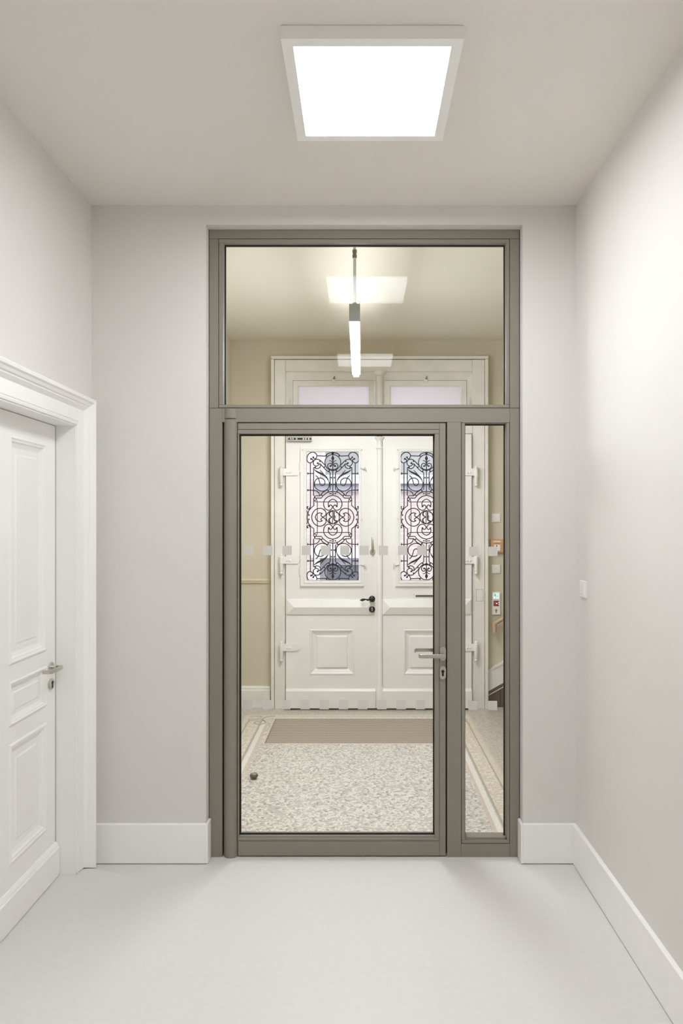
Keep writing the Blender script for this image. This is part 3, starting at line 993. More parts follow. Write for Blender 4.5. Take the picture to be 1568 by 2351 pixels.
def build_grille(parent, cx, cz, y):
    org = Vector((cx, y, cz))
    if GRILLE:
        for nm, src, kd in GRILLE:
            o = share(nm, src, parent)
            o.location = o.location + (org - GRILLE_ORG[0])
            if kd:
                o['kind'] = kd
        return
    GRILLE_ORG.append(org)
    e1, e2 = (1, 0, 0), (0, 0, 1)

    def add(nm, bm, smooth=True, kd=None):
        o = mk(nm, bm, M['iron'], parent, smooth=smooth)
        if kd:
            o['kind'] = kd
        GRILLE.append((nm, o, kd))
    for nm, pts, rs_, straight in QUARTER:
        P0 = pts if straight else catmull(pts, 5)
        for sx in (1, -1):
            for sz in (1, -1):
                P = [(sx * q[0], sz * q[1]) for q in map(gq, P0)]
                bm = bmesh.new()
                bm_sweep(bm, P, org, e1, e2, circ(RB * rs_, 6))
                add(nm, bm)
    # C scrolls, four times rotated
    half = [gq(p) for p in CSC]
    full = half + [(-x, y_) for x, y_ in half[::-1]][1:]
    P0 = catmull(full, 4)
    for k, sc in enumerate((1.0, 0.97, 1.0, 0.97)):
        a = k * math.pi / 2
        # outer loop and inner loop meet at the top axis: move in the scroll's own frame
        P = [((x * math.cos(a) - y_ * math.sin(a)) * sc, (x * math.sin(a) + y_ * math.cos(a)) * sc) for x, y_ in P0]
        bm = bmesh.new()
        bm_sweep(bm, P, org, e1, e2, circ(RB, 6), closed=False)
        add('c_scroll', bm)
    # rings
    for (rx, ry, r, th) in ((780, 385, 168, 1), (773, 548, 22, .8), (768, 1045, 20, .8)):
        for sz in (1, -1):
            c = gq((775, ry))
            P = [(c[0] + r / US * math.cos(t * math.pi / 18), sz * c[1] + r / US * math.sin(t * math.pi / 18)) for t in range(36)]
            bm = bmesh.new()
            bm_sweep(bm, P, org, e1, e2, circ(RB * th, 6), closed=True)
            add('ring', bm)
    P = [(140 / US * math.cos(t * math.pi / 18), 140 / US * math.sin(t * math.pi / 18)) for t in range(36)]
    bm = bmesh.new()
    bm_sweep(bm, P, org, e1, e2, circ(RB, 6), closed=True)
    add('ring', bm)
    # spine bars, spindles, feathered leaves, spikes
    for sz in (1, -1):
        bm = bmesh.new()
        P = [(0, sz * gq((775, v))[1]) for v in (345, 1000)]
        bm_sweep(bm, P, org, e1, e2, circ(RB, 6))
        add('spine', bm)
        bm = bmesh.new()
        ys = [225, 250, 275, 298, 325, 350, 420]
        sc_ = [0.3, 0.7, 1.6, 2.0, 1.4, 0.8, 1.0]
        bm_sweep(bm, [(0, sz * gq((775, v))[1]) for v in ys], org, e1, e2, circ(16 / US, 6, 9 / US), scales=sc_)
        add('spindle', bm)
        for sx in (1, -1):
            P0 = catmull([(380, 532), (440, 580), (505, 612), (560, 640), (620, 680), (670, 745), (700, 815)], 5)
            n = len(P0)
            sc_ = [0.25 + 1.5 * math.sin(math.pi * min(1, (i / (n - 1)) ** 0.8)) * (1 + 0.22 * math.sin(i * 2.1)) for i in range(n)]
            bm = bmesh.new()
            bm_sweep(bm, [(sx * q[0], sz * q[1]) for q in map(gq, P0)], org, e1, e2, circ(12 / US, 6, 8 / US), scales=sc_)
            add('feather_leaf', bm)
            bm = bmesh.new()
            bm_sweep(bm, [(sx * q[0], sz * q[1]) for q in map(gq, catmull([(505, 548), (545, 590), (590, 640)], 4))], org, e1, e2, circ(RB * .8, 6))
            add('leaf_stalk', bm)
            for v in (619, 972):
                c = gq((245, v))
                cxx, czz = sx * c[0], sz * c[1]
                k = 1 / US
                poly = [(-26, 0), (-6, 10), (-2, 36), (8, 12), (22, 9), (22, -9), (8, -12), (-2, -36), (-6, -10)]
                bm = bmesh.new()
                va = [bm.verts.new(org + Vector((cxx + sx * a * k, -0.004, czz + b * k))) for a, b in poly]
                vb = [bm.verts.new(org + Vector((cxx + sx * a * k, 0.004, czz + b * k))) for a, b in poly]
                bm.faces.new(va)
                bm.faces.new(vb[::-1])
                for i in range(len(poly)):
                    j = (i + 1) % len(poly)
                    bm.faces.new([va[i], va[j], vb[j], vb[i]])
                add('spearhead', bm, False)
    # forged balls, too small to pick apart
    bm = bmesh.new()
    for bx_, by_, r in BALLS:
        c = gq((bx_, by_))
        for sx in (1, -1):
            for sz in (1, -1):
                bmesh.ops.create_icosphere(bm, subdivisions=1, radius=r / US, matrix=Matrix.Translation(org + Vector((sx * c[0], 0, sz * c[1]))))
    add('forged_balls', bm, True, 'stuff')
    # monogram in the middle ring, seen from behind
    bm = bmesh.new()
    cc = 1383.6
    mono = [([(768, 20), (768, 160), (768, 292)], 8, None),
            ([(800, 40), (800, 120), (800, 205), (828, 232), (862, 246), (840, 270), (800, 288)], 15, None),
            ([(790, 34), (740, 40), (706, 72), (703, 110), (728, 140), (765, 158)], 13, [1, .8, 1.1, 1.2, .9, .6]),
            ([(765, 158), (720, 180), (697, 215), (705, 255), (735, 285), (775, 296)], 13, [.6, .9, 1.2, 1.2, .9, .7]),
            ([(742, 40), (780, 24), (826, 30), (860, 66)], 9, None)]
    for pts, r, scs in mono:
        P = catmull(pts, 4)
        s_ = None
        if scs:
            s_ = [q[0] for q in catmull([(v,) for v in scs], 4)]
        bm_sweep(bm, [gq((p[0], p[1] + cc)) for p in P], org, e1, e2, circ(r / US, 6), scales=s_)
    for p in ((825, 136), (825, 158), (825, 180), (852, 66)):
        c = gq((p[0], p[1] + cc))
        bmesh.ops.create_icosphere(bm, subdivisions=1, radius=12 / US, matrix=Matrix.Translation(org + Vector((c[0], 0, c[1]))))
    add('monogram', bm)


GRILLE_ORG = []

# ------------------------------------------------------------------ entrance: leaves
WD = M['white_door']
AX = 869.5            # mirror axis of the pair (px)


def entrance_leaf(name, side, label):
    """side -1 = left leaf as measured, +1 = its mirror image"""
    def mx(px, extra=0.0):
        return px if side < 0 else 2 * AX - px + extra

    def xs(a, b, d=DE, extra=0.0):
        v = sorted((X(mx(a, extra), d), X(mx(b, extra), d)))
        return v[0], v[1]
    L = thing(name, (X(mx(655), DE), DE, 0.02), label, 'door', kind='structure')
    sash_e = 4.0 if side > 0 else 0.0
    x0, x1 = xs(656.2, 865.5 if side < 0 else 860.4)
    zb, zt = 0.018, Z(996.6, DE)
    gx0, gx1 = xs(704, 823.5, 6.65, sash_e)
    gz0, gz1 = Z(1332, 6.65), Z(1037.5, 6.65)
    px0, px1 = xs(711, 813)
    pz0, pz1 = Z(1549, DE), Z(1445, DE)
    plate('body', x0, x1, zb, zt, [(gx0 - 0.01, gx1 + 0.01, gz0 - 0.01, gz1 + 0.01), (px0, px1, pz0, pz1)], 0.055, MAP_Y(DE), WD, L)
    # glazed sash on the leaf
    sx0, sx1 = xs(690, 835.5, DE, sash_e)
    sz0, sz1 = Z(1345.5, DE), Z(1026.5, DE)
    s_t = 0.022
    sash = plate('sash', sx0, sx1, sz0, sz1, [(gx0, gx1, gz0, gz1)], s_t + 0.02, MAP_Y(DE - s_t), WD, L)
    loft('sash_lip', gx0 - 0.028, gx1 + 0.028, gz0 - 0.028, gz1 + 0.028, [(0, 0), (0.004, 0.005), (0.012, 0.004), (0.028, -0.010), (0.028, -0.03)],
         MAP_Y(DE - s_t), WD, sash, cap=False)
    box('pane', gx0 - 0.006, gx1 + 0.006, DE + 0.004, DE + 0.008, gz0 - 0.006, gz1 + 0.006, M['pane'], sash)
    for sxx in (sx0 + 0.02, sx1 - 0.02):
        lathe('screw', [(0.005, 0), (0.004, 0.003)], (sxx, DE - s_t, sz1 - 0.03), (0, -1, 0), M['brass'], sash, 8)
    # sash hinges (outer side) and turn latches (meeting side)
    for py in (1074, 1310):
        bm = bmesh.new()
        hx_ = X(mx(689, sash_e), DE)
        bm_lathe(bm, [(0.004, Z(py + 11, DE)), (0.008, Z(py + 10, DE)), (0.008, Z(py - 10, DE)), (0.004, Z(py - 11, DE))], (hx_, DE - 0.012, 0), (0, 0, 1), 12)
        mk('sash_hinge', bm, WD, L, smooth=True)
    for py in (1077, 1297):
        bx_ = X(mx(835, sash_e), DE)
        bz = Z(py, DE)
        bm = bmesh.new()
        sg = 1 if side < 0 else -1
        pts = [(-0.034 * sg, 0.012), (-0.018 * sg, 0.004), (0, 0.002), (0.014 * sg, 0.012), (0.026 * sg, -0.008)]
        bm_sweep(bm, catmull(pts, 4), (bx_, DE - s_t - 0.012, bz), (1, 0, 0), (0, 0, 1), circ(0.0055, 8))
        bm_lathe(bm, [(0.007, 0), (0.007, 0.03), (0.004, 0.034)], (bx_, DE - 0.002, bz), (0, -1, 0), 12)
        mk('turn_latch', bm, OLD, L, smooth=True)
    lathe('catch', [(0.008, 0), (0.007, 0.012), (0.009, 0.02), (0, 0.026)], (X(mx(830.5, sash_e), DE), DE - s_t, Z(1191, DE)), (0, -1, 0), OLD, L, 12)
    # lock rail, lower panel, kick board
    rx0, rx1 = xs(658.5, 861)
    loft('lock_rail', rx0, rx1, Z(1411, DE), Z(1376, DE), [(0, 0), (0, 0.010), (0.004, 0.014), (0.074 * 0.97, 0.038)], MAP_Y(DE), WD, L)
    loft('panel', px0, px1, pz0, pz1, [(0, -0.055), (0, 0), (0.004, 0.006), (0.012, 0.006), (0.020, 0.0), (0.030, -0.010), (0.036, -0.012), (0.056, -0.024), (0.062, -0.024),
                                       (0.070, -0.006), (0.074, -0.004)], MAP_Y(DE), WD, L)
    kx0, kx1 = xs(656.5, 862)
    prism('kick_board', [(0, 0), (0.022, 0), (0.022, Z(1586, DE) - 0.02), (0.008, Z(1581, DE) - 0.02), (0, Z(1581, DE) - 0.02)], (kx0, DE, 0.02),
          (0, -1, 0), (0, 0, 1), -(kx1 - kx0), WD, L)
    # strap hinges with pintles on the casing
    for k, py in enumerate((1084, 1286, 1486)):
        bx_ = X(mx(646), DE)
        zc_ = Z(py, DE)
        ex = X(mx(689), DE)
        sg = 1 if side < 0 else -1
        ln = abs(ex - bx_)
        hh = 0.034
        pts = [(0, -hh), (ln - 0.02, -hh), (ln - 0.008, -hh * 0.45), (ln, 0), (ln - 0.008, hh * 0.6), (ln - 0.02, hh), (0, hh)]
        pts = [(sg * a, b) for a, b in pts]
        st = prism('strap_hinge', pts, (bx_, DE - 0.002, zc_), (1, 0, 0), (0, 0, 1), 0.011, WD, L)
        for a in (0.058, 0.085) if side < 0 else (0.058, 0.085):
            lathe('bolt', [(0.011, 0), (0.011, 0.004), (0.007, 0.008), (0, 0.009)], (bx_ + sg * a, DE - 0.013, zc_ - 0.004), (0, -1, 0), WD, st, 10)
        bm = bmesh.new()
        zt_, zb_ = zc_ + 0.062, zc_ - 0.135
        bm_lathe(bm, [(0, zb_ - 0.004), (0.012, zb_), (0.017, zb_ + 0.012), (0.012, zb_ + 0.022), (0.018, zb_ + 0.03), (0.018, zc_ - hh - 0.004), (0.020, zc_ - hh - 0.002),
                      (0.020, zc_ + hh), (0.014, zc_ + hh + 0.004), (0.016, zc_ + hh + 0.016), (0.008, zt_ - 0.004), (0, zt_)],
                 (bx_, DE - 0.006, 0), (0, 0, 1), 16)
        mk('hinge_pin', bm, WD if k else OLD, st, smooth=True)
        pxa, pxb = sorted((X(mx(636.5), DC), X(mx(652), DC)))
        box('hinge_plate', pxa, pxb, DC - 0.004, DC + 0.002, zb_ - 0.004, zt_ - 0.01, OLD, st, bevel=0.001)
    return L, xs


el, xsl = entrance_leaf('door_3', -1, 'left white entrance leaf with closer, iron grille and black lever')
er, xsr = entrance_leaf('door_4', 1, 'right white entrance leaf with letter slot and iron grille')
for L_, cxp in ((el, 764.0), (er, 979.0)):
    g = bpy.data.objects.new('iron_grille', None)
    COL.objects.link(g)
    g.parent = L_
    g.location = -_root_loc[L_.name]
    g['label'] = 'black wrought iron scroll grille'
    build_grille(g, X(cxp, 6.69), Z(1187.5, 6.69), 6.69)

# astragal column on the left leaf
bm = bmesh.new()
r0 = 0.028
zt, z1_, zb = Z(1003, DE), Z(1029, DE), 0.02
bm_lathe(bm, [(r0 + 0.010, zb), (r0 + 0.010, Z(1581, DE)), (r0 + 0.004, Z(1578, DE)), (r0, Z(1574, DE)), (r0, z1_ - 0.008), (r0 + 0.007, z1_ - 0.006), (r0 + 0.008, z1_),
              (r0 + 0.002, z1_ + 0.006), (r0 - 0.002, z1_ + 0.02), (r0 - 0.002, zt - 0.04), (r0 + 0.006, zt - 0.03), (r0 + 0.020, zt - 0.012), (r0 + 0.022, zt - 0.004), (r0 + 0.018, zt)],
         (X(871.5, DE), DE + 0.006, 0), (0, 0, 1), 28)
mk('astragal_column', bm, WD, el, smooth=True)
# door closer
cl = ebox('door_closer', 661, 716, 990, 1014, DE - 0.042, DE, surface('grey_closer_body', (0.50, 0.48, 0.44), 0.35, 0.6, var=0.03), el, bevel=0.003, d=DE)
ebox('closer_slot', 663, 715, 1006.5, 1011, DE - 0.044, DE - 0.041, M['dark'], cl, bevel=0, d=DE)
for px in (668.5, 673.5, 682, 697.5, 703, 709.5):
    lathe('adjuster', [(0.009, 0), (0.008, 0.003)], (X(px, DE), DE - 0.043, Z(1008.8, DE)), (0, -1, 0), M['steel'], cl, 10)
box('closer_arm', X(664, DE), X(712, DE), DE - 0.034, DE - 0.022, Z(988, DE), Z(984.5, DE), M['steel'], cl)
# black lever, keyhole and tall turn key on the left leaf
hxp = X(854, DE)
ba = lathe('rose', [(0, 0), (0.030, 0), (0.030, 0.004), (0.024, 0.010), (0.012, 0.014), (0.012, 0.04), (0, 0.044)], (hxp, DE - 0.036, Z(1374, DE)), (0, -1, 0), M['black_handle'], el, 28)
P = catmull([(0.030, 0.006), (0.0, 0.002), (-0.028, -0.002), (-0.045, -0.006), (-0.058, -0.001), (-0.078, -0.003), (-0.098, -0.007), (-0.116, -0.010)], 4)
scl = [q[0] for q in catmull([(0.4,), (1.3,), (0.9,), (1.0,), (0.55,), (1.1,), (1.2,), (0.25,)], 4)]
bm = bmesh.new()
bm_sweep(bm, P, (hxp, DE - 0.036 - 0.038, Z(1374, DE)), (1, 0, 0), (0, 0, 1), circ(0.010, 10), scales=scl)
mk('lever', bm, M['black_handle'], el, smooth=True)
kb = lathe('escutcheon', [(0, 0), (0.029, 0), (0.030, 0.004), (0.024, 0.009), (0, 0.010)], (hxp, DE - 0.034, Z(1398, DE)), (0, -1, 0), M['black_handle'], el, 28)
prism('keyhole', keyhole(0.007, 0.008, 0.026), (hxp, DE - 0.0435, Z(1395.5, DE)), (1, 0, 0), (0, 0, 1), 0.0015, M['steel'], kb)
tk = lathe('turn_disc', [(0, 0), (0.027, 0), (0.027, 0.008), (0.020, 0.012), (0.012, 0.03), (0, 0.032)], (X(855, DE), DE, Z(1267, DE)), (0, -1, 0), M['steel'], el, 24)
for dx, top in ((-0.006, 1233), (0.006, 1238)):
    pts = [(-0.004, 0.01), (-0.003, Z(top, DE) - Z(1267, DE)), (0.001, Z(top, DE) - Z(1267, DE)), (0.006, 0.05), (0.005, 0.01), (0.002, -0.012), (-0.002, -0.012)]
    prism('turn_blade', pts, (X(855, DE) + dx, DE - 0.030, Z(1267, DE)), (1, 0, 0), (0, 0, 1), 0.016, M['brass'], tk)
# letter slot on the right leaf
ls = ebox('letter_slot', 952.5, 1030, 1364.5, 1371.5, DE - 0.004, DE + 0.01, WD, er, bevel=0.001, d=DE)
ebox('slot_opening', 954, 1028.5, 1366, 1370.6, DE - 0.0048, DE, M['dark_stone'], ls, bevel=0, d=DE)
lathe('bell_push', [(0.007, 0), (0.007, 0.006), (0.004, 0.010)], (X(950.5, DE), DE, Z(1363.5, DE)), (0, -1, 0), WD, er, 12)

# dark gap under the leaves and stone threshold
th = box('trim_threshold', X(650, DC), X(1090, DC), DE + 0.008, YE + 0.36, -0.01, 0.012, M['dark_stone'])
tag(th, 'dark stone threshold under the double entrance door', 'threshold', kind='structure')

# ------------------------------------------------------------------ street outside
st = box('street', -14, 16, YE + 0.34, 13.6, -0.35, -0.15, M['asphalt'])
tag(st, 'grey street surface outside the entrance door', 'street', kind='structure')
YH = 14.0
nh = thing('neighbour_house', (0, YH, -0.15), 'pale brick house across the street seen through the iron grilles', 'building')


def hx(px):
    return (px - VPX) * YH / FPX


wins = [(hx(735), hx(735) + 3.0, Z(1100, YH), 4.9), (hx(735), hx(735) + 0.95, 0.25, Z(1280, YH)), (hx(735) - 4.2, hx(735) - 1.6, Z(1100, YH), 4.9)]
plate('wall', -12, 14, -0.3, 10.5, wins, 0.4, MAP_Y(YH), M['brick'], nh)
for k, (a, b, c, d_) in enumerate(wins):
    up = k != 1
    w = plate('window', a, b, c, d_, [(a + 0.10, (a + b) / 2 - 0.05, c + 0.10, d_ - 0.1), ((a + b) / 2 + 0.05, b - 0.10, c + 0.10, d_ - 0.1)] if up
              else [(a + 0.12, b - 0.1, c + 0.1, d_ - 0.16)], 0.08, MAP_Y(YH + 0.14), M['stone_white'] if up else M['stone_lilac'], nh)
    box('window_pane', a + 0.05, b - 0.05, YH + 0.18, YH + 0.20, c + 0.05, d_ - 0.05, M['far_glass'] if up else M['far_dark'], w)
    if up:
        sl = box('sill', a - 0.12, b + 0.12, YH - 0.16, YH + 0.14, c - 0.10, c, M['stone_white'], nh)
        box('sill_drip', a - 0.10, b + 0.10, YH - 0.165, YH - 0.10, c - 0.125, c - 0.105, M['far_dark'], sl)
        box('sill_block', a - 0.10, b + 0.10, YH - 0.10, YH + 0.1, c - 0.26, c - 0.10, M['stone_lilac'], nh)
    else:
        box('lintel', a - 0.20, b + 0.18, YH - 0.05, YH + 0.14, d_ - 0.01, d_ + 0.17, M['stone_white'], nh)
        box('window_surround', a - 0.14, a, YH - 0.03, YH + 0.1, c, d_ - 0.01, M['stone_white'], nh)

# ------------------------------------------------------------------ lamps
def ceiling_light(cy, label):
    cx = X(852, 2.635)
    h = 0.31
    zb_ = ZC - 0.047
    L = thing('ceiling_light', (cx, cy, ZC), label, 'ceiling light', group='square ceiling lights along the hall')
    i = 0.2775
    bm = bmesh.new()
    bm_plate(bm, cx - h, cx + h, cy - h, cy + h, [(cx - i, cx + i, cy - i, cy + i)], 0.045, lambda u, v, hh: (u, v, zb_ - hh))
    mk('housing', bm, M['lamp_white'], L)
    box('diffuser', cx - i - 0.002, cx + i + 0.002, cy - i - 0.002, cy + i + 0.002, zb_ + 0.003, zb_ + 0.006, M['panel_light'], L)
    bm = bmesh.new()
    bm_plate(bm, cx - i, cx + i, cy - i, cy + i, [(cx - i + 0.006, cx + i - 0.006, cy - i + 0.006, cy + i - 0.006)], 0.003, lambda u, v, hh: (u, v, zb_ + 0.0005 - hh))
    mk('diffuser_rim', bm, M['lamp_white'], L)
    return L


ceiling_light(2.635, 'large square white ceiling light glowing in front of the glazed partition')
ceiling_light(0.585, 'square ceiling light over the viewpoint, seen as lower reflection in the transom glass')

PD0, PD1, PX, PZ = 4.17, 5.65, X(814, 4.17), Z(738, 4.17)
pw, ph = 0.066, 0.106
pend = thing('pendant_light', (PX, (PD0 + PD1) / 2, PZ), 'long slim grey pendant lamp hanging in the vestibule behind the transom', 'pendant lamp')
bm = bmesh.new()
bm_plate(bm, PX - pw / 2, PX + pw / 2, PZ, PZ + ph, [(PX - pw / 2 + 0.006, PX + pw / 2 - 0.006, PZ - 1, PZ + ph + 1)], PD1 - PD0, MAP_Y(PD0))
mk('housing', bm, M['lamp_grey'], pend)
for y in (PD0, PD1 - 0.004):
    box('end_cap', PX - pw / 2, PX + pw / 2, y - 0.004, y + 0.004, PZ - 0.001, PZ + ph, M['lamp_grey'], pend, bevel=0.001)
box('diffuser', PX - pw / 2 + 0.011, PX + pw / 2 - 0.011, PD0 + 0.006, PD1 - 0.005, PZ - 0.020, PZ + 0.004, M['pendant_down'], pend, bevel=0.003)
box('uplight', PX - pw / 2 + 0.007, PX + pw / 2 - 0.007, PD0 + 0.08, PD1 - 0.08, PZ + ph - 0.02, PZ + ph - 0.014, M['pendant_up'], pend)
for y in (PD0 + 0.05, PD1 - 0.05):
    zt = ZV
    bm = bmesh.new()
    bm_lathe(bm, [(0.010, PZ + ph - 0.002), (0.010, zt - 0.02)], (PX, y, 0), (0, 0, 1), 12)
    cb = mk('cable', bm, M['cable'], pend, smooth=True)
    lathe('gripper', [(0.004, 0), (0.013, 0.002), (0.013, 0.024), (0.008, 0.03), (0.008, 0.042), (0.004, 0.044)], (PX, y, PZ + ph - 0.004), (0, 0, 1), M['lamp_grey'], cb, 14)
    lathe('upper_gripper', [(0.004, 0), (0.014, 0.002), (0.014, 0.02), (0.010, 0.026), (0.014, 0.034), (0.014, 0.05), (0.004, 0.052)], (PX, y, Z(593, 4.22)), (0, 0, 1), M['lamp_grey'], cb, 14)
    lathe('ceiling_cup', [(0.035, zt), (0.035, zt - 0.02), (0.03, zt - 0.025), (0, zt - 0.025)], (PX, y, 0), (0, 0, 1), M['lamp_white'], pend, 24)

# ------------------------------------------------------------------ small things on the walls
def switch_x(x, y, z, w, label, name='light_switch'):
    """rocker switch on the right wall of the hall"""
    t = thing(name, (x, y, z), label, 'switch')
    loft('cover_frame', y - w / 2, y + w / 2, z - w / 2, z + w / 2, [(0, 0), (0, 0.008), (0.003, 0.011), (0.011, 0.011)], MAP_XN(x), M['plastic'], t)
    loft('rocker', y - w / 2 + 0.0115, y + w / 2 - 0.0115, z - w / 2 + 0.0115, z + w / 2 - 0.0115, [(0, 0.006), (0.001, 0.0135), (0.002, 0.014)], MAP_XN(x), M['plastic'], t)
    box('indicator', x - 0.0148, x - 0.013, y - 0.003, y + 0.003, z - w / 2 + 0.016, z - w / 2 + 0.020, M['lamp_grey'], t)
    return t


switch_x(XR, 3.497, Z(1352, 3.5), 0.084, 'white light switch on the right hall wall above the baseboard')


def switch_y(px, py, label, dash):
    z, x, w = Z(py, YE), X(px, YE), 0.084
    t = thing('light_switch', (x, YE, z), label, 'switch', group='white wall switches in the vestibule')
    loft('cover_frame', x - w / 2, x + w / 2, z - w / 2, z + w / 2, [(0, 0), (0, 0.008), (0.003, 0.011), (0.010, 0.011)], MAP_Y(YE), M['plastic'], t)
    loft('rocker', x - w / 2 + 0.0105, x + w / 2 - 0.0105, z - w / 2 + 0.0105, z + w / 2 - 0.0105, [(0, 0.006), (0.001, 0.0135), (0.002, 0.014)], MAP_Y(YE), M['plastic'], t)
    if dash:
        box('mark', x - 0.008, x + 0.008, YE - 0.0146, YE - 0.0135, z - 0.001, z + 0.001, M['lamp_grey'], t)


switch_y(1138.5, 1189, 'plain white wall switch above the orange alarm box', False)
switch_y(1138.5, 1306.5, 'white wall switch with a small dash below the orange alarm box', True)

ax, az = X(1140.5, YE - .03), Z(1253.5, YE - .03)
al = thing('alarm_box', (ax, YE, az), 'orange alarm call box beside the entrance door casing', 'alarm')
box('housing', ax - 0.064, ax + 0.064, YE - 0.045, YE, az - 0.064, az + 0.064, M['orange'], al, bevel=0.004)
box('name_strip', ax - 0.036, ax + 0.036, YE - 0.0465, YE - 0.044, az + 0.038, az + 0.050, M['plastic'], al)
box('print_line', ax - 0.024, ax + 0.024, YE - 0.0460, YE - 0.0449, az + 0.022, az + 0.025, M['dark_stone'], al)
bw = box('break_glass', ax - 0.030, ax + 0.030, YE - 0.0475, YE - 0.044, az - 0.046, az + 0.014, M['plastic'], al, bevel=0.001)
lathe('button_mark', [(0.006, 0), (0.005, 0.001)], (ax - 0.004, YE - 0.0475, az + 0.0), (0, -1, 0), M['dark'], bw, 10)
box('button_mark_top', ax - 0.006, ax - 0.002, YE - 0.0482, YE - 0.047, az + 0.006, az + 0.011, M['dark'], bw)

tx, tz = X(1138.5, YE), Z(1385, YE)
tm = thing('exit_terminal', (tx, YE, tz), 'white escape door terminal with lit pictogram, red button and key switch', 'door terminal')
box('housing', tx - 0.041, tx + 0.041, YE - 0.016, YE, tz - 0.111, tz + 0.111, M['plastic'], tm, bevel=0.003)
box('rim', tx - 0.033, tx + 0.033, YE - 0.019, YE - 0.015, tz + 0.040, tz + 0.104, M['plastic'], tm, bevel=0.002)
sc_ = box('exit_screen', tx - 0.029, tx + 0.029, YE - 0.0205, YE - 0.018, tz + 0.044, tz + 0.100, M['exit_screen'], tm)
gq_ = M['exit_green']
yq = YE - 0.0212
for nm, a, b, c, d_ in (('border', -.026, .026, .094, .097), ('border', -.026, .026, .047, .050), ('border', -.026, -.023, .047, .097), ('border', .023, .026, .047, .097),
                        ('door_symbol', -.021, -.005, .070, .093), ('door_symbol', -.008, -.002, .052, .092), ('head_symbol', .010, .015, .084, .089)):
    box(nm, tx + a, tx + b, yq, YE - 0.020, tz + c, tz + d_, gq_, sc_)
for nm, pts in (('running_figure', [(0.006, 0.080), (0.011, 0.083), (0.015, 0.078), (0.013, 0.070), (0.018, 0.063), (0.020, 0.055), (0.017, 0.054), (0.013, 0.063),
                                    (0.009, 0.066), (0.003, 0.055), (0.000, 0.056), (0.006, 0.069), (0.008, 0.076), (0.002, 0.074), (0.001, 0.077)]),
                ):
    prism(nm, pts, (tx, YE - 0.0205, tz), (1, 0, 0), (0, 0, 1), 0.0007, gq_, sc_)
rb = box('button_field', tx - 0.027, tx + 0.027, YE - 0.018, YE - 0.015, tz - 0.026, tz + 0.027, surface('dark_red_field', (0.22, 0.08, 0.08), 0.4), tm)
lathe('red_button', [(0, 0), (0.021, 0), (0.021, 0.006), (0.016, 0.010), (0, 0.011)], (tx, YE - 0.018, tz), (0, -1, 0), M['red_button'], rb, 20)
lathe('led', [(0.006, 0), (0.004, 0.002)], (tx + 0.002, YE - 0.029, tz + 0.001), (0, -1, 0), M['red_led'], rb, 12)
for zz in (0.010, -0.008):
    box('indicator', tx + 0.018, tx + 0.027, YE - 0.0195, YE - 0.017, tz + zz - 0.004, tz + zz + 0.004, M['exit_screen'], rb)
prism('key_switch', keyhole(0.010, 0.011, 0.026), (tx, YE - 0.016, tz - 0.066), (1, 0, 0), (0, 0, 1), 0.0015, M['lamp_grey'], tm)

# handrail, rising skirting and stone dado of the stair on the right
SL = 20 / 36.0                       # slope of the flight


def sx_(px):
    return X(px, YE)


hr = thing('handrail', (sx_(1135), YE - 0.06, Z(1432, YE)), 'pale wooden stair handrail turned down at its lower end', 'handrail')
bm = bmesh.new()
px_, pz_ = X(1135.5, 6.68), Z(1432.5, 6.68)
bm_sweep(bm, [(0.0, -0.080), (0.0, 0.004), (0.022, 0.018), (1.5, 0.018 + 1.478 * 0.56)], (px_, 6.68, pz_), (1, 0, 0), (0, 0, 1), circ(0.021, 12))
mk('rail', bm, M['wood_rail'], hr, smooth=True)
for k in (0.35, 1.2):
    bm = bmesh.new()
    zk = pz_ + 0.018 + (k - 0.022) * 0.56
    bm_sweep(bm, [(0, 0), (0.03, -0.02), (0.07, -0.02)], (px_ + k, 6.68, zk - 0.015), (0, 1, 0), (0, 0, 1), circ(0.007, 8))
    mk('bracket', bm, M['steel'], hr, smooth=True)

x_s = sx_(1119)
ln = XVR - x_s
k_ = 0.56
z_t, z_m = Z(1541, YE), Z(1586, YE)
sk = prism('trim_stair_skirting', [(0, z_m), (ln, z_m + ln * k_), (ln, z_t + ln * k_), (0, z_t)], (x_s, YE, 0), (1, 0, 0), (0, 0, 1), 0.028, M['white_old'])
tag(sk, 'white skirting board rising with the stair right of the entrance', 'skirting', kind='structure')
prism('cap_moulding', [(0, z_t - 0.004), (ln, z_t - 0.004 + ln * k_), (ln, z_t + 0.018 + ln * k_), (0, z_t + 0.018)], (x_s, YE, 0), (1, 0, 0), (0, 0, 1), 0.036, M['white_old'], sk)
ds = prism('trim_stair_strip', [(0, z_m - 0.038), (ln, z_m - 0.038 + ln * k_), (ln, z_m + ln * k_), (0, z_m)], (x_s, YE, 0), (1, 0, 0), (0, 0, 1), 0.022, M['dark_stone'])
tag(ds, 'dark stone strip below the rising white skirting', 'moulding', kind='structure')
prism('light_edge', [(0, z_m - 0.046), (ln, z_m - 0.046 + ln * k_), (ln, z_m - 0.037 + ln * k_), (0, z_m - 0.037)], (x_s, YE, 0), (1, 0, 0), (0, 0, 1), 0.026, M['tess_cream'], ds)
xj = sx_(1147.5)
db = thing('trim_stair_dado', (x_s, YE, 0), 'dark brown polished stone slabs at the foot of the stair', 'stone dado', kind='structure')
for a, b in ((x_s, xj - 0.002), (xj + 0.002, xj + 0.45), (xj + 0.454, XVR)):
    za, zb = z_m - 0.046 + (a - x_s) * k_, z_m - 0.046 + (b - x_s) * k_
    prism('slab', [(a, 0), (b, 0), (b, zb), (a, za)], (0, YE, 0), (1, 0, 0), (0, 0, 1), 0.018, M['brown_stone'], db)
stair = thing('staircase', (1.62, 6.2, 0), 'stone stair rising to the right beside the entrance door', 'staircase')
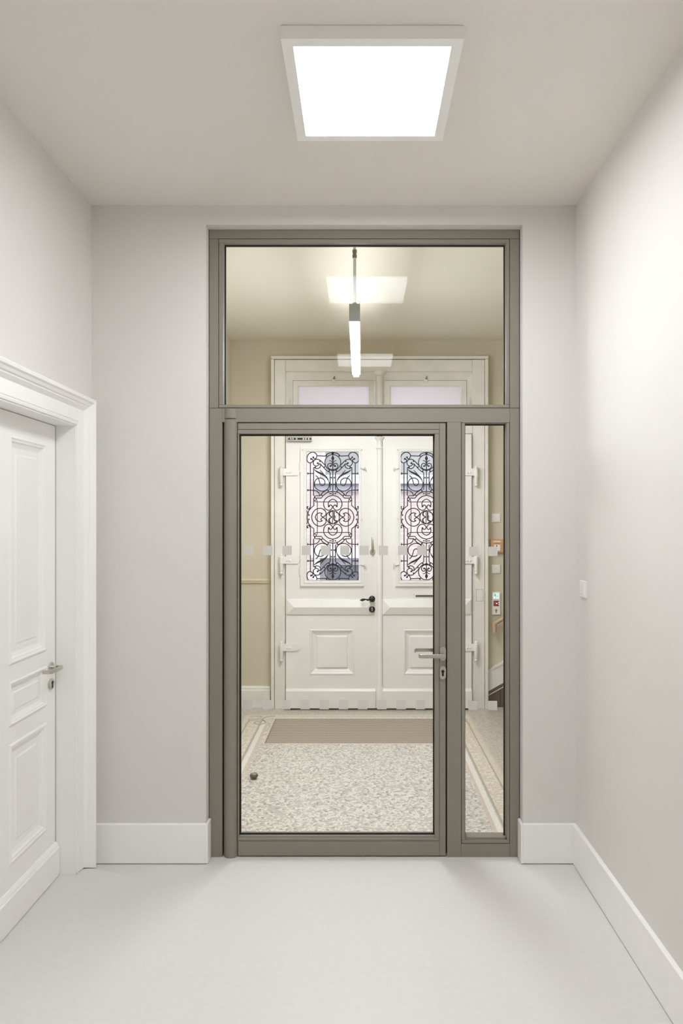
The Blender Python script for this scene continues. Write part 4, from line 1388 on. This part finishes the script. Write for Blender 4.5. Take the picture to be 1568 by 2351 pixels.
for i in range(4):
    box('step', 1.62 + i * 0.30, min(1.62 + (i + 1) * 0.30, XVR - 0.001), 5.55, YE - 0.04, i * 0.168, (i + 1) * 0.168, M['brown_stone'], stair, bevel=0.004)

# ------------------------------------------------------------------ mat and door stop on the vestibule floor
mt = thing('entrance_mat', ((MAT[0] + MAT[1]) / 2, (MAT[2] + MAT[3]) / 2, -0.1), 'ribbed brown entrance mat set into the terrazzo before the door', 'mat')
plate('edge_frame', MAT[0] + 0.001, MAT[1] - 0.001, MAT[2] + 0.001, MAT[3] - 0.001, [(MAT[0] + 0.007, MAT[1] - 0.007, MAT[2] + 0.007, MAT[3] - 0.007)], 0.02,
      lambda u, v, h: (u, v, 0.001 + h), M['mat_rail'], mt)
box('tray', MAT[0] + 0.006, MAT[1] - 0.006, MAT[2] + 0.006, MAT[3] - 0.006, -0.03, -0.012, M['dark_stone'], mt)
bm = bmesh.new()
nr = 30
step = (MAT[3] - MAT[2] - 0.016) / nr
for i in range(nr):
    y = MAT[2] + 0.008 + i * step
    bm_box(bm, MAT[0] + 0.009, MAT[1] - 0.009, y + 0.0015, y + step - 0.0030, -0.0125, 0.0005 + 0.001 * (i % 2))
rb_ = mk('ribs', bm, M['mat'], mt)
rb_['kind'] = 'stuff'

yd = 4.83
dsx = X(583.0, yd)
dst = thing('door_stop', (dsx, yd, 0.001), 'small dark rubber floor door stop on the terrazzo near the glass door', 'door stop')
lathe('base', [(0, 0), (0.019, 0), (0.019, 0.004), (0.014, 0.008), (0.012, 0.018), (0, 0.018)], (dsx, yd, 0.0012), (0, 0, 1), M['brass'], dst, 24)
lathe('bumper', [(0.014, 0.012), (0.024, 0.013), (0.0285, 0.019), (0.0285, 0.026), (0.025, 0.033), (0.020, 0.0355), (0.018, 0.033), (0.014, 0.033)], (dsx, yd, 0.0012), (0, 0, 1), M['bronze'], dst, 28)
lathe('cap', [(0.0185, 0.030), (0.018, 0.0345), (0.010, 0.036), (0, 0.036)], (dsx, yd, 0.0012), (0, 0, 1), M['steel'], dst, 24)
